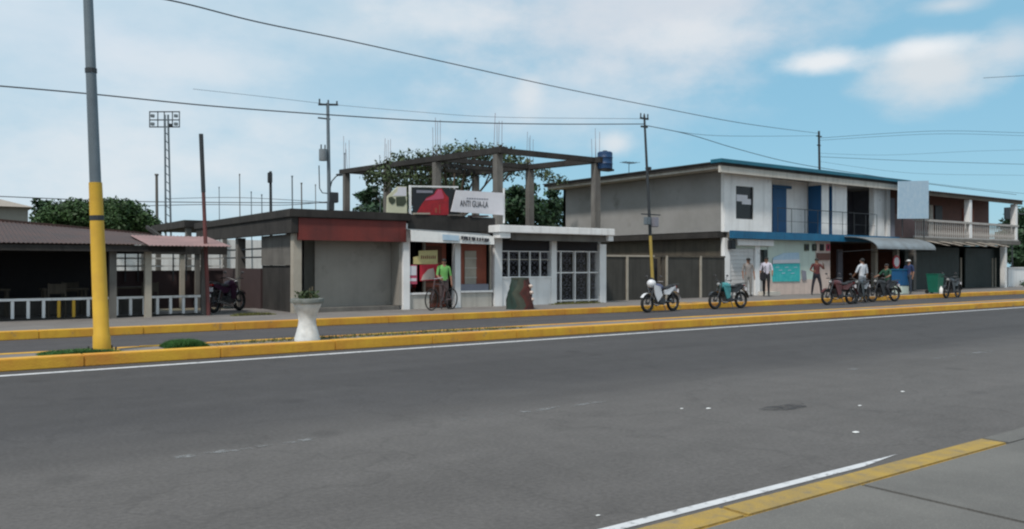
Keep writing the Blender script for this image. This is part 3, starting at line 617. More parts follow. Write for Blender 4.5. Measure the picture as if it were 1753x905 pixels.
fr = MB().box(fx(790), fx(841), Yf + .3, Yf + .36, .7, 2.3).build('window_board', 'redbrown', s1)
sub(MB().box(fx(803.5), fx(823), Yf + .27, Yf + .298, .85, 2.0), 'pane', 'palepost', fr)
for z in (1.1, 1.42, 1.74): sub(MB().box(fx(803), fx(823.5), Yf + .255, Yf + .269, z, z + .03), 'bar', 'cream', fr)
MB().box(fx(839), fx(841), Yf, Yf + .05, .7, 2.3).build('window_jamb', 'palepost', s1)
MB().box(fx(790), fx(838), Yf + .05, Yf + .25, .691, .90).build('goods', 'inkgrey', s1)
MB().box(fx(701), fx(735), Yf + .9, Yf + 1.3, .2, 1.2).build('shelf', 'brownroom', s1)
for k in range(4): x = fx(703 + k * 8); MB().box(x, x + .12, Yf + .75, Yf + .89, .8, 1.0 + .05 * (k % 2)).build('goods', ['redbrown', 'signyellow', 'inkgrey', 'signred'][k], s1)
def poster(name, label, cat, pts, Y, m, th=.02):
    q = pp(pts, Y); cx = sum(a for a, b in q) / len(q); cz = min(b for a, b in q)
    t = thing(name, label, cat, (cx, Y, cz)); mb = MB(); face_prism(mb, pts, Y, th); mb.build('panel', m, t); return t
t = poster('shop_sign', 'pale yellow handwritten board hanging in the left opening of the small shop', 'sign', [(717, 429), (749, 428), (749, 452), (708, 452), (708, 440), (717, 438)], Yf - .06, 'signyellow')
mb = MB()
for k in range(8): a = 721 + k * 3.3; face_prism(mb, [(a, 437 + k % 3), (a + 1.6, 437), (a + 1.6, 443), (a, 443)], Yf - .066, .005)
mb.build('print', 'redfascia', t)
t = poster('shop_sign', 'red framed poster with a pale middle below the yellow board', 'sign', [(719, 453), (750, 451.5), (750, 479), (719, 481)], Yf - .09, 'bright_red')
mb = MB(); face_prism(mb, [(721, 479.5), (724, 471), (733, 461), (742, 458.5), (744, 466), (745, 477.5)], Yf - .097, .006); mb.build('print', 'pinkwall', t)
t = poster('shop_sign', 'narrow magenta and white poster at the white corner pillar of the shop', 'sign', [(700, 453), (714, 453), (714, 486), (700, 486)], Yf - .05, 'signpink')
mb = MB(); face_prism(mb, [(701, 455), (713, 455), (713, 471), (701, 471)], Yf - .057, .006); face_prism(mb, [(701, 476), (713, 476), (713, 481), (701, 481)], Yf - .057, .006); mb.build('print', 'signwhite', t)

# roof billboards
Yr = 22.62
t = poster('roof_sign', 'cream and white roof board with a dark olive middle, left of the black billboard', 'sign', [(663, 336), (681, 319), (696, 319), (697, 369), (662, 369)], Yr, 'signcream', .04)
mb = MB(); face_prism(mb, [(681, 320), (695.5, 320), (695.5, 335), (672, 335), (680.5, 327)], Yr - .008, .007); mb.build('upper_print', 'signwhite', t)
mb = MB(); face_prism(mb, [(665, 338), (671, 336), (677, 341), (676, 347), (671, 350), (666, 345)], Yr - .01, .008); face_prism(mb, [(678, 337), (694, 336), (696, 346), (691, 352.5), (679, 352), (678, 345)], Yr - .01, .008); mb.build('print', 'signolive', t)
for px in (668, 690): x = Xat(px, Yr + .1); MB().box(x - .02, x + .02, Yr + .05, Yr + .09, 3.1, 3.95).build('support', 'dark_steel', t)
t = poster('billboard', 'black roof billboard with a red heap-shaped picture above the small shop', 'billboard', [(707, 321), (784, 324), (784, 371), (707, 372)], Yr + .02, 'signblack', .04)
mb = MB(); face_prism(mb, [(712, 367), (723, 348), (731, 338), (743, 332), (748, 323), (756, 322), (761, 330), (768, 338), (768, 368)], Yr + .010, .007); mb.build('print', 'signred', t)
mb = MB(); face_prism(mb, [(728, 341), (743, 334), (750, 324), (756, 325), (760, 337), (759, 340), (728, 343)], Yr + .003, .006); mb.build('highlight', 'signpink', t)
mb = MB(); face_prism(mb, [(713, 325), (741, 326), (741, 330), (713, 330)], Yr + .010, .007); mb.build('strip', 'inkgrey', t)
mb = MB(); face_prism(mb, [(745, 356), (748, 356), (748, 364), (745, 364)], Yr + .003, .006); face_prism(mb, [(752, 350), (753.5, 350), (753.5, 365), (752, 365)], Yr + .003, .006); mb.build('marks', 'redbrown', t)
fr = MB(); q = pp([(702, 317), (784, 320), (784, 376), (702, 372)], Yr + .08)
fr.bar((q[0][0], Yr + .08, 3.05), (q[0][0], Yr + .08, q[0][1]), .06); fr.bar((q[0][0], Yr + .08, q[0][1] - .03), (q[1][0], Yr + .08, q[1][1]), .05); fr.bar((q[0][0], Yr + .09, 3.14), (q[1][0], Yr + .09, 3.14), .04)
fr.bar((q[1][0] - .1, Yr + .12, 3.05), (q[1][0] - .1, Yr + .12, q[1][1]), .04); fr.build('frame', 'whitep2', t)
t = poster('billboard', 'white roof billboard with slanted left edge and dark lettering', 'billboard', [(781, 325), (862, 330), (862, 368), (772, 362)], Yr - .05, 'signwhite', .03)
zc2 = Zat(815, 349.5, Yr - .05)
text('ANTI GUA-LA', .29, (Xat(812, Yr - .06), Yr - .06, zc2), 'ink', t, squeeze=.62)
mb = MB()
for k in range(9): a = 799 + k * 4.2; face_prism(mb, [(a, 338.2 + k * .18), (a + 3, 338.2 + k * .18), (a + 3, 340.4 + k * .18), (a, 340.4 + k * .18)], Yr - .056, .005)
mb.build('small_print', 'inkgrey', t)
fr = MB(); xr = Xat(862.5, Yr); fr.bar((xr, Yr + .0, 2.95), (xr, Yr, Zat(862, 322, Yr)), .045); fr.bar((Xat(806, Yr), Yr - .01, Zat(806, 370.5, Yr)), (Xat(840, Yr), Yr - .01, Zat(840, 370.5, Yr)), .05); fr.build('frame', 'whitep2', t)

# --- white shop with iron grilles
s2 = thing('grilled_shop', 'white painted shop with iron window grille and iron gate under a white canopy', 'shop', (18, 24, .15))
x0, x1, x2, x3, x4, x5 = fx(845), fx(858), fx(943), fx(952), fx(1025), fx(1036)
MB().box(x0, x1, Yf - .06, Yf + .25, .12, 2.45).build('pillar', 'whitep2', s2)
MB().box(x2, x3, Yf - .04, Yf + .2, .12, 2.45).build('pillar', 'whitep2', s2); MB().box(x4, x5, Yf - .06, Yf + .22, .12, 2.3).build('pillar', 'whitep2', s2)
MB().box(x1, x2, Yf, Yf + .15, .12, 1.07).build('low_wall', 'whitep2', s2); MB().box(x1, x2, Yf - .03, Yf + .17, 1.071, 1.14).build('sill', 'whitep2', s2)
cn = MB().rbox(Xat(855, 21.75), Xat(1053, 21.75), 21.75, 25.5, 2.60, 2.84, .015).build('canopy', 'whitep2', s2)
sub(MB().box(Xat(876, 21.95), Xat(1043, 21.95), 21.95, 22.1, 2.36, 2.598), 'canopy_beam', 'conc', cn)
sub(MB().box(Xat(856, 21.8), Xat(874, 21.8), 21.8, 22.2, 2.42, 2.597), 'bracket', 'whitep2', cn); sub(MB().box(Xat(1042, 21.82), Xat(1050, 21.82), 21.82, 22.1, 2.40, 2.597), 'bracket', 'whitep2', cn)
MB().box(x0, x0 + .12, Yf + .26, 27.8, .12, 2.59).build('side_wall', 'concdark', s2); MB().box(x5 - .14, x5, Yf + .23, 27.8, .12, 2.59).build('side_wall', 'plaster2', s2)
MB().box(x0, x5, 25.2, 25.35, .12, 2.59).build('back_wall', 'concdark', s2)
MB().box(x1, x4, Yf + .08, Yf + .18, 2.02, 2.59).build('lintel', 'dark', s2)  # dark filler above grille and gate, stands in for the shaded opening
MB().box(x0, x5, 25.5, 27.8, 2.6, 2.75).build('roof', 'concdark', s2)
def scroll(mb, cx, y, z0, z1, w):
    """mirrored C scrolls round a small ring"""
    h = z1 - z0; zc_ = (z0 + z1) / 2
    for sx in (-1, 1):
        for sz in (-1, 1):
            pts = []
            for i in range(13):
                t = i / 12 * 1.6 * math.pi; r = (.24 - .012 * i)
                pts.append((cx + sx * w * (.26 - r * math.cos(t)), y, zc_ + sz * h * (.27 - r * math.sin(t) * -.9)))
            mb.tube(pts, .008, 4)
    mb.ring((cx, y, zc_), w * .13, .008, n=10, k=4)
wg = MB().bar((x1, Yf + .06, 2.0), (x2, Yf + .06, 2.0), .03).build('window_grille', 'whitep2', s2)
sub(MB().bar((x1, Yf + .06, 1.72), (x2, Yf + .06, 1.72), .02), 'rail', 'cream', wg)
nb = 4
for k in range(nb): x = x1 + (x2 - x1) * (k + .75) / (nb + .75); sub(MB().bar((x, Yf + .05, 1.14), (x, Yf + .05, 2.0), .075, .03), 'bar', 'whitep2', wg)
for k in range(5):
    x = x1 + (x2 - x1) * (k + .25 if k else .34) / (nb + .75)
    mb = MB(); scroll(mb, x, Yf + .07, 1.16, 1.70, .34); scroll(mb, x, Yf + .07, 1.74, 1.99, .30); sub(mb, 'scrollwork', 'inkgrey', wg, kind='stuff')
gt = MB().bar((x3, Yf + .06, .26), (x4, Yf + .06, .26), .05).build('gate', 'whitep2', s2)
sub(MB().bar((x3, Yf + .06, 1.26), (x4, Yf + .06, 1.26), .045), 'rail', 'whitep2', gt); sub(MB().bar((x3, Yf + .06, 2.02), (x4, Yf + .06, 2.02), .035), 'rail', 'whitep2', gt)
for px, w in ((961, .08), (984.5, .13), (1009, .12)): x = fx(px); sub(MB().bar((x, Yf + .05, .2), (x, Yf + .05, 2.04), w, .04), 'stile', 'whitep2', gt)
for px in (956, 972.5, 997, 1018):
    x = fx(px); w = .42 if px in (972.5, 997) else .22
    mb = MB(); scroll(mb, x, Yf + .07, .3, .75, w); scroll(mb, x, Yf + .07, .78, 1.22, w); scroll(mb, x, Yf + .07, 1.3, 1.7, w); scroll(mb, x, Yf + .07, 1.7, 2.0, w); sub(mb, 'scrollwork', 'inkgrey', gt, kind='stuff')

# painted stump bin
bc = PG(890, 530, .15); bc = Vector((Xat(890, 20.6), 20.6, .15))
st = thing('painted_stump', 'squat stump shaped concrete bin painted green, dark and red by the white shop', 'bin', bc)
def stump(a0, a1, n=10):
    mb = MB(); prof = [(.43, 0), (.42, .12), (.40, .3), (.37, .5), (.33, .7), (.29, .86), (.28, .93), (.27, .98)]; vs = []; fs = []
    for i, (r, z) in enumerate(prof):
        for j in range(n + 1):
            wv_ = .22 * math.sin(z * 9) + .1 * math.sin(z * 21); a = a0 + (a1 - a0) * j / n + wv_; rr = r * (1 + .06 * math.sin(5 * a + z * 6) + .04 * math.sin(11 * a)); vs.append(bc + Vector((rr * math.cos(a), rr * math.sin(a), z)))
    k = n + 1
    for i in range(len(prof) - 1):
        for j in range(n): fs.append((i * k + j, i * k + j + 1, (i + 1) * k + j + 1, (i + 1) * k + j))
    return mb.add(vs, fs)
cen = math.atan2(-FY, -FX)   # towards the camera
stump(cen - 2.6, cen - .45).build('green_side', 'stumpgreen', st, smooth=True)
stump(cen - .45, cen + .25, 5).build('dark_front', 'stumpdark', st, smooth=True)
stump(cen + .25, cen + 2.2).build('red_side', 'stumpred', st, smooth=True)
stump(cen + 2.2, cen + 2 * math.pi - 2.6, 5).build('rear_side', 'stumpdark', st, smooth=True)
MB().lathe([(.02, .90), (.285, .92), (.28, .985), (.02, .99)], bc, 20).build('lid', 'stumpdark', st)
mb = MB(); rt = Vector((FY, -FX, 0))
for z in (.72, .52, .3): mb.ball(bc + rt * (.36 + (.7 - z) * .1) + Vector((-.1, -.1, z)), (.07, .07, .06), 8)
mb.build('knobs', 'pinkwall', st, smooth=True)

# --- bare concrete upper frame over the shops
XL, XR = 16.5, 21.1; cf = thing('concrete_frame', 'unfinished grey concrete upper frame of columns and beams above the shops', 'frame', (18.8, 30, 0))
YS = (23.6, 27.8, 32.0, 36.2); zb0 = 5.25
slope = lambda Y: 5.42 + (Y - 23.6) * .035
for X in (XL, XR):
    for Y in YS:
        zb = 0 if Y > 28.5 or X == XR and Y > 23.6 else 2.84
        MB().box(X - .13, X + .13, Y - .13, Y + .13, zb, slope(Y) + .02).build('column', 'conc', cf)
        mb = MB(); h = rnd.uniform(.7, 1.4)
        for sx in (-1, 1):
            for sy in (-1, 1): mb.tube([(X + sx * .1, Y + sy * .1, slope(Y) + .2), (X + sx * .1 + rnd.gauss(0, .03), Y + sy * .1, slope(Y) + .22 + h * rnd.uniform(.7, 1.2))], .009, 4)
        mb.build('rebar', 'rust', cf)
    vs = [(X + a, Y, slope(Y) + b) for Y in (23.2, 36.7) for a, b in ((-.15, .04), (.15, .04), (.15, .25), (-.15, .25))]
    MB().add(vs, [(3, 2, 1, 0), (4, 5, 6, 7), (0, 1, 5, 4), (1, 2, 6, 5), (2, 3, 7, 6), (3, 0, 4, 7)][:6]).build('beam', 'concdark', cf)
for Y in YS + (29.9,): w_ = .12; MB().box(XL + .171, XR - .171, Y - w_, Y + w_, slope(Y) + .06, slope(Y) + .24).build('beam', 'concdark', cf)
MB().box(XR + .05, XR + .55, 23.3, 23.9, 5.1, 5.72).build('parapet_block', 'concdark', cf) if 0 else None
wt = thing('water_drum', 'blue plastic water drum on the corner column of the concrete frame', 'drum', (XR + .25, 23.35, slope(23.6) - .2))
q = wt.location; MB().lathe([(.27, 0), (.29, .02), (.29, .18), (.305, .2), (.29, .22), (.29, .42), (.305, .44), (.29, .46), (.29, .62), (.25, .66)], q, 20).build('body', 'tank', wt, smooth=True)
MB().lathe([(.09, .66), (.09, .71), (.02, .72)], q, 12).build('cap', 'signblack', wt)
MB().box(XR + .0, XR + .5, 23.1, 23.439, slope(23.6) - .28, slope(23.6) - .205).build('drum_bracket', 'concdark', cf)

# --- lot wall between the shops and the two-storey house
lw = thing('lot_wall', 'dark grey panelled yard wall with pale posts between the shops and the house', 'wall', (25, 23.4, .15)); Yl = 23.4
e = [fx(1037, Yl), Xat(1072, Yl), Xat(1120, Yl), Xat(1133, Yl), Xat(1140, Yl), Xat(1198, Yl), Xat(1241, Yl)]
for a, b in ((e[0], e[1]), (e[1] + .06, e[2]), (e[4] + .05, e[5]), (e[5] + .06, e[6])): MB().box(a + .01, b - .01, Yl, Yl + .08, .12, 1.86).build('panel', 'lotwall', lw)
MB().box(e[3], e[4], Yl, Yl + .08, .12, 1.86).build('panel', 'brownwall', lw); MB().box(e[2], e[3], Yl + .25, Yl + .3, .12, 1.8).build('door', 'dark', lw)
for x in (e[1] + .03, e[4] + .02, e[5] + .03): MB().box(x - .05, x + .05, Yl - .05, Yl - .001, .12, 1.92).build('post', 'palepost', lw)
for a, b, m in ((e[0], e[2], 'palepost'), (e[2], e[6], 'brownwall')): MB().box(a, b - .005, Yl - .03, Yl + .1, 1.862, 1.93).build('coping', m, lw)

# --- white and blue two-storey house
Yh = 23.8; hx0, hx1 = 28.9, 43.3; hs = thing('two_storey_house', 'white two-storey building with blue balcony edge and grey side wall', 'house', (36, 27, .15))
H = lambda px: Xat(px, Yh)
MB().box(hx0, hx0 + .2, Yh + .2, 35, 3.05, 5.72).build('side_wall', 'plaster', hs); MB().box(hx0, hx0 + .2, Yh + .2, 35, .1, 2.75).build('lower_side_wall', 'brownwall', hs)
MB().box(hx0 - .35, hx0 + .2, Yh + .1, 35.2, 2.75, 3.0).build('side_slab', 'concdark', hs)
MB().box(hx1 - .02, hx1 + .18, 24.6, 34.79, 3.03, 5.72).build('party_wall', 'inkgrey', hs); MB().box(hx1 - .02, hx1 + .18, 24.1, 34.79, .1, 2.75).build('lower_party_wall', 'brownroom', hs); MB().box(hx0, hx1, 34.8, 35, 3.05, 5.72).build('rear_wall', 'plaster', hs) ; MB().box(hx0 + .21, hx1, 34.8, 35, .1, 2.7).build('lower_rear_wall', 'plaster', hs)
rf = MB().box(28.0, hx1 + .2, 23.25, 35.6, 5.86, 5.98).build('roof', 'concdark', hs)
sub(MB().box(28.02, hx1 + .15, 23.3, 23.42, 5.56, 5.859), 'fascia', 'cream', rf); sub(MB().box(27.96, hx1 + .25, 23.2, 23.8, 5.981, 6.14), 'roof_edge', 'teal', rf)
sub(MB().box(27.96, 28.4, 23.81, 35.65, 5.981, 6.04), 'roof_edge', 'concdark', rf)
sub(MB().box(28.1, hx1, 23.421, 35.4, 5.74, 5.858), 'soffit', 'cream', rf)
sl = MB().box(hx0 + .21, hx1 + .1, Yh - .35, 34.79, 2.76, 3.02).build('floor_slab', 'conc', hs)
sub(MB().box(hx0 - .1, Xat(1540, Yh - .4), Yh - .42, Yh - .351, 2.72, 3.06), 'fascia', 'bluefascia', sl)
# upper front wall with window
w0, w1 = H(1260), H(1290); wx = H(1320)
uw = MB().box(hx0, w0, Yh, Yh + .2, 3.02, 5.72).box(w1, wx, Yh, Yh + .2, 3.02, 5.72).box(w0, w1, Yh, Yh + .2, 3.02, 3.62).box(w0, w1, Yh, Yh + .2, 5.1, 5.72).build('front_wall', 'whitep2', hs)
wn_ = MB().box(w0, w1, Yh + .08, Yh + .1, 3.62, 5.1).build('window', 'glass', hs)
fm = MB(); 
for x in (w0 + .03, w1 - .03): fm.box(x - .025, x + .025, Yh + .04, Yh + .079, 3.62, 5.1)
fm.box(w0, w1, Yh + .035, Yh + .078, 3.62, 3.68); sub(fm, 'frame', 'dark_steel', wn_)
mb = MB().box(w0 + .12, w1 - .35, Yh + .06, Yh + .075, 4.42, 4.72).box(w0 + .5, w1 - .1, Yh + .061, Yh + .074, 4.3, 4.55); sub(mb, 'curtain', 'signwhite', wn_)
MB().box(wx + .001, wx + .03, Yh + .0, Yh + .8, 3.02, 5.72).build('recess_side', 'whitep2', hs)
Yi = Yh + .8; bx = H(1452)
MB().box(wx, bx, Yi, Yi + .15, 3.02, 5.72).build('inner_wall', 'whitep2', hs)
MB().box(bx + .001, hx1 - .03, 26.4, 26.55, 3.02, 5.72).build('porch_wall', 'inkgrey', hs)
MB().box(bx - .15, bx, Yi + .15, 26.4, 3.02, 5.72).build('porch_side_wall', 'plaster', hs)
MB().box(Xat(1322, Yi), Xat(1345, Yi), Yi - .05, Yi - .001, 3.04, 5.28).build('door', 'blue', hs)
MB().box(Xat(1321, Yi), Xat(1352, Yi), Yi - .12, Yi - .051, 5.285, 5.42).build('door_head', 'blue', hs)
for a, b, d in ((1406, 1419, .75), (1424.5, 1450, .2)):
    xa_, xb_ = H(a), H(b); MB().box(xa_ + .03, xb_, Yh, Yh + d, 3.02, 5.72).build('column', 'whitep2', hs); MB().box(xa_, xa_ + .028, Yh + .01, Yh + d - .01, 3.03, 5.5).build('blue_panel', 'blue', hs)
for a, b in ((1497, 1514), (1519, 1524)): MB().box(H(a), H(b), Yh, Yh + .3, 3.02, 5.72).build('column', 'whitep2', hs)
MB().box(H(1524.5), H(1535), Yh + .1, Yh + .16, 3.02, 5.2).build('blind', 'inkgrey', hs)
rl = MB().bar((wx + .03, Yh - .3, 4.2), (H(1490), Yh - .3, 4.2), .03).build('railing', 'dark_steel', hs)
for k in range(9): x = wx + .1 + k * 1.05; sub(MB().bar((x, Yh - .3, 3.02), (x, Yh - .3, 4.2), .022), 'baluster', 'dark_steel', rl)
sub(MB().bar((wx + .03, Yh - .3, 3.6), (H(1490), Yh - .3, 3.6), .015), 'rail', 'dark_steel', rl)
# ground floor front
Yg = Yh
MB().box(hx0, H(1250), Yg, Yg + .2, .1, 2.75).build('ground_wall', 'whitep2', hs)
srt = MB().box(H(1250), H(1293), Yg + .1, Yg + .13, .15, 2.3).build('shutter', 'whiteshutter', hs)
for k in range(12): z = .17 + k * .178; sub(MB().rbox(H(1250) + .01, H(1293) - .01, Yg + .07, Yg + .099, z, z + .165, .008), 'slat', 'whiteshutter', srt)
MB().box(H(1250), H(1293), Yg + .02, Yg + .2, 2.3, 2.75).build('lintel', 'mint', hs)
MB().box(H(1293), H(1301), Yg, Yg + .2, .1, 2.75).build('pier', 'whitep2', hs)
MB().box(H(1301), H(1313), Yg + .25, Yg + .3, .15, 2.2).build('door', 'whiteshutter', hs); MB().box(H(1308), H(1314), Yg - .01, Yg + .08, 1.3, 2.25).build('door_leaf', 'shutter', hs)
MB().box(H(1301), H(1313), Yg + .0, Yg + .2, 2.25, 2.75).build('lintel', 'mint', hs)
MB().box(H(1314), H(1396), Yg, Yg + .2, .85, 2.75).build('mint_wall', 'mint', hs); MB().box(H(1314), H(1396), Yg - .012, Yg + .2, .1, .848).build('dado', 'pinkwall', hs)
MB().box(H(1396.3), H(1421), Yg - .005, Yg + .5, .1, 2.75).build('pinkish_pier', 'pinkwall', hs)
MB().box(H(1298), H(1322), Yg - .45, Yg - .013, .15, .32).build('step', 'cream', hs)
t = thing('sign_box', 'long white sign box above the white roller shutter', 'sign', (H(1285), Yg - .1, 2.3)); mb = MB(); mb.rbox(H(1257), H(1319), Yg - .2, Yg - .011, Zat(1280, 420.5, Yg), Zat(1280, 409.5, Yg), .02); mb.build('panel', 'whitep2', t)
t = thing('wall_ac_box', 'small black box lamp at the white corner under the blue edge', 'lamp', (H(1249), Yg - .1, 2.3)); MB().rbox(H(1245), H(1253.5), Yg - .22, Yg - .012, 2.25, 2.66, .02).build('box', 'signblack', t)  # dark air conditioner box on the wall, not a light source
t = thing('wall_banner', 'turquoise and pale blue banner on the mint shop wall', 'banner', (H(1346), Yg - .05, .9))
mb = MB(); face_prism(mb, [(1323, 451.5), (1369.5, 450.5), (1369.5, 481.5), (1323, 482)], Yg - .04, .025); mb.build('lower_panel', 'turq', t)
mb = MB(); face_prism(mb, [(1324, 441), (1342, 433), (1368, 432), (1369, 450), (1323, 451)], Yg - .045, .025); mb.build('upper_panel', 'paleblue', t)
mb = MB(); face_prism(mb, [(1323, 445), (1369, 443.5), (1369, 449.8), (1323, 450.8)], Yg - .052, .006); mb.build('white_band', 'signwhite', t)
mb = MB()
for k in range(7): a = 1328 + k * 5.2; face_prism(mb, [(a, 457 + (k % 3) * 5), (a + 6, 456.5 + (k % 3) * 5), (a + 6, 457.7 + (k % 3) * 5), (a, 458.2 + (k % 3) * 5)], Yg - .047, .006)
mb.build('strokes', 'paleblue', t)
for k, (a, m, w, lb) in enumerate(((1378, 'signolive', 7.5, 'leftmost of the small dark plaques above the man in the red vest'), (1391.5, 'signblack', 7, 'second small dark plaque from the left above the man in the red vest'), (1404.5, 'signblack', 6.5, 'third small dark plaque, framed in purple, under the blue edge'), (1415, 'signpink', 6, 'rightmost small plaque, magenta, beside the awning'))):
    t = thing('plaque', lb, 'plaque', (H(a), Yg - .05, 2.1), group='small plaques under the balcony'); mb = MB(); face_prism(mb, [(a, 417.5), (a + w, 417.5), (a + w, 429), (a, 429)], Yg - .055, .03); mb.build('board', m, t)
    mb = MB(); face_prism(mb, [(a + 1.6, 419.5), (a + w - 1.6, 419.5), (a + w - 1.6, 426.5), (a + 1.6, 426.5)], Yg - .062, .006); mb.build('picture', 'signblack' if k != 1 else 'signolive', t)
t = thing('menu_board', 'brownish red board below the dark plaques', 'sign', (H(1410), Yg - .05, 1.6)); mb = MB(); face_prism(mb, [(1399, 433), (1421, 433), (1421, 445), (1399, 445)], Yg - .06, .03); mb.build('board', 'redroom', t)
t = thing('grey_poster', 'small grey poster on the wall right of the turquoise banner', 'poster', (H(1378), Yg - .05, 1.0)); mb = MB(); face_prism(mb, [(1373, 462), (1380, 464), (1381, 479), (1374, 480)], Yg - .05, .025); mb.build('sheet', 'inkgrey', t)
# open shop below
MB().box(H(1422), hx1 - .03, 27.0, 27.15, .1, 2.75).build('shop_back_wall', 'brownroom', hs)
MB().box(H(1421.5), H(1422) + .25, Yg + .51, 27, .1, 2.75).build('shop_side_wall', 'redbrown', hs)
for px in (1500, 1537): x = H(px); MB().box(x - .12, x + .12, Yg - .02, Yg + .22, .1, 2.75).build('column', 'palepost', hs)
MB().box(H(1455), H(1478), 26.7, 26.99, .9, 2.3).build('shelf_unit', 'cream', hs); MB().box(H(1485), H(1493), 25.5, 25.6, .2, 2.4).build('shop_door', 'inkgrey', hs)
for k in range(6):
    x = H(1430) + k * .55; MB().box(x, x + .4, 26.85, 26.99, .4 + (k % 3) * .3, .75 + (k % 3) * .3).build('goods', ['signyellow', 'redbrown', 'inkgrey', 'bin', 'cream', 'signred'][k], hs)
# curved awning
X0a, X1a = 37.5, 43.1; mb = MB(); vs = []; n = 10; wv = 36
prof = [(Yh - .43 - 1.75 * math.sin(t * math.pi / 2), 2.98 - .62 * (1 - math.cos(t * math.pi / 2))) for t in [i / n for i in range(n + 1)]]
for s in (0, 1):
    for i, (y, z) in enumerate(prof):
        for k in range(wv + 1): vs.append((X0a + (X1a - X0a) * k / wv, y, z - s * .03 + .012 * math.sin(k * math.pi)))
K = wv + 1; off = (n + 1) * K; fs = []
for i in range(n):
    for k in range(wv): a = i * K + k; fs.append((a, a + K, a + K + 1, a + 1)); fs.append((off + a, off + a + 1, off + a + K + 1, off + a + K))
for k in range(wv): a = n * K + k; fs.append((a, a + off, a + off + 1, a + 1))
for i in range(n):
    a = i * K; fs.append((a, off + a, off + a + K, a + K)); a = i * K + wv; fs.append((a, a + K, off + a + K, off + a))
t = thing('curved_awning', 'blue-grey curved tin awning jutting out below the blue balcony edge', 'awning', (40, 23, 2.4)); mb.add(vs, fs).build('sheet', 'tingrey', t)
for x in (X0a + .05, (X0a + X1a) / 2, X1a - .05): m2 = MB(); m2.tube([(x, y, z - .06) for y, z in prof], .02, 6); m2.tube([(x, prof[-1][0], prof[-1][1] - .06), (x, Yh - .05, 2.2)], .015, 6); m2.build('rib', 'dark_steel', t)
# rooftop TV antenna on the house
def antenna(name, label, base_, h, n=4, w=.5, cat='antenna'):
    t = thing(name, label, cat, base_); b = Vector(base_); MB().tube([b, b + Vector((0, 0, h))], .018, 6).build('mast', 'dark_steel', t)
    mb = MB(); mb.bar(b + Vector((-.45, 0, h)), b + Vector((.45, 0, h)), .03)
    for k in range(n): x = -.4 + .8 * k / (n - 1); mb.bar(b + Vector((x, -w * (.6 + .4 * k / n), h)), b + Vector((x, w * (.6 + .4 * k / n), h)), .02)
    mb.build('elements', 'dark_steel', t); return t
q = P(1150, 285, 28); antenna('tv_antenna', 'tv antenna on the back of the house roof beside the utility pole', (q.x, 31, 6.0), .9, 5, .45); 
q = P(1440, 290, 26); antenna('tv_antenna', 'low tv antenna above the middle of the teal roof edge', (q.x, 27, 5.98), .55, 4, .4)
q = P(1565, 300, 26); antenna('tv_antenna', 'tv antenna above the pale blue billboard', (q.x, 26.5, 5.8), .8, 5, .5)

# --- far two-storey building with white balcony
b3 = thing('balcony_building', 'far two-storey building with brown tin roof and white balcony balustrade', 'building', (50, 27, .15)); ex = 56.1
rf = corrugated(43.55, ex + .6, (22.9, 5.62), (30, 6.3), pitch=.3, amp=.03).build('roof', 'tinbrown', b3); sub(MB().box(43.55, ex + .5, 22.95, 23.05, 5.38, 5.58), 'fascia', 'brownwall', rf)
MB().box(43.5, Xat(1693, 24.7), 24.7, 24.85, 3.06, 5.75).build('inner_wall', 'redroom', b3); MB().box(43.5, ex + .1, 22.9, 30, 2.82, 3.05).build('floor_slab', 'conc', b3)
MB().box(ex - .1, ex, 24.0, 25.99, .1, 2.8).build('ground_side_wall', 'shutter', b3); MB().box(43.5, ex, 26.0, 26.2, .1, 2.8).build('ground_wall', 'shutter', b3)
for px in (1638, 1717): x = H(px); MB().box(x - .15, x + .15, Yh - .8, Yh - .5, 3.05, 5.38).build('column', 'whitep2', b3)
for px in (1562, 1718): x = Xat(px, 23.2); MB().box(x - .14, x + .14, 23.06, 23.34, .1, 2.81).build('post', 'whitep' if px > 1600 else 'conc', b3)
bl = MB().box(43.6, ex + .05, 22.98, 23.12, 3.95, 4.07).build('balustrade', 'muted', b3); sub(MB().box(43.6, ex + .05, 22.98, 23.12, 3.06, 3.14), 'bottom_rail', 'muted', bl)
first = None
for k in range(52):
    x = 43.75 + k * .238
    if x > ex: break
    if first is None: first = sub(MB().lathe([(.03, 3.14), (.05, 3.3), (.025, 3.55), (.04, 3.8), (.03, 3.95)], (0, 23.05, 0), 8), 'baluster', 'muted', bl, org=(0, 23.05, 0)); o = first
    else: o = bpy.data.objects.new('baluster', first.data); C.objects.link(o); o.parent = bl
    o.location = (x - parent_org(b3).x, 23.05 - parent_org(b3).y, -parent_org(b3).z)
for a, b in ((1592, 1598), (1602, 1614), (1650, 1668)): MB().box(Xat(a, 24.6), Xat(b, 24.6), 24.62, 24.69, 3.1, 5.1).build('door', ['cream', 'signblack', 'redbrown'][(a > 1600) + (a > 1640)], b3)
MB().box(43.6, Xat(1585, 24.3), 24.2, 24.3, 3.06, 4.4).build('partition', 'tinpink', b3)
sh_ = MB().box(45, Xat(1640, 24.4), 24.35, 24.4, .15, 2.6).build('shutter', 'shutter', b3); s2_ = MB().box(Xat(1650, 24.4), Xat(1702, 24.4), 24.35, 24.4, .15, 2.6).build('shutter', 'shutter', b3)
for s_, xa_, xb_ in ((sh_, 45, Xat(1640, 24.4)), (s2_, Xat(1650, 24.4), Xat(1702, 24.4))):
    for k in range(13): sub(MB().rbox(xa_ + .02, xb_ - .02, 24.32, 24.349, .17 + k * .187, .17 + k * .187 + .175, .01), 'slat', 'shutter', s_)
for px in (1645, 1699, 1704): x = Xat(px, 23.9); MB().tube([(x, 23.9, .15), (x, 23.9, 2.0)], .05, 8).build('pipe', 'palepost', b3)
g = MB()
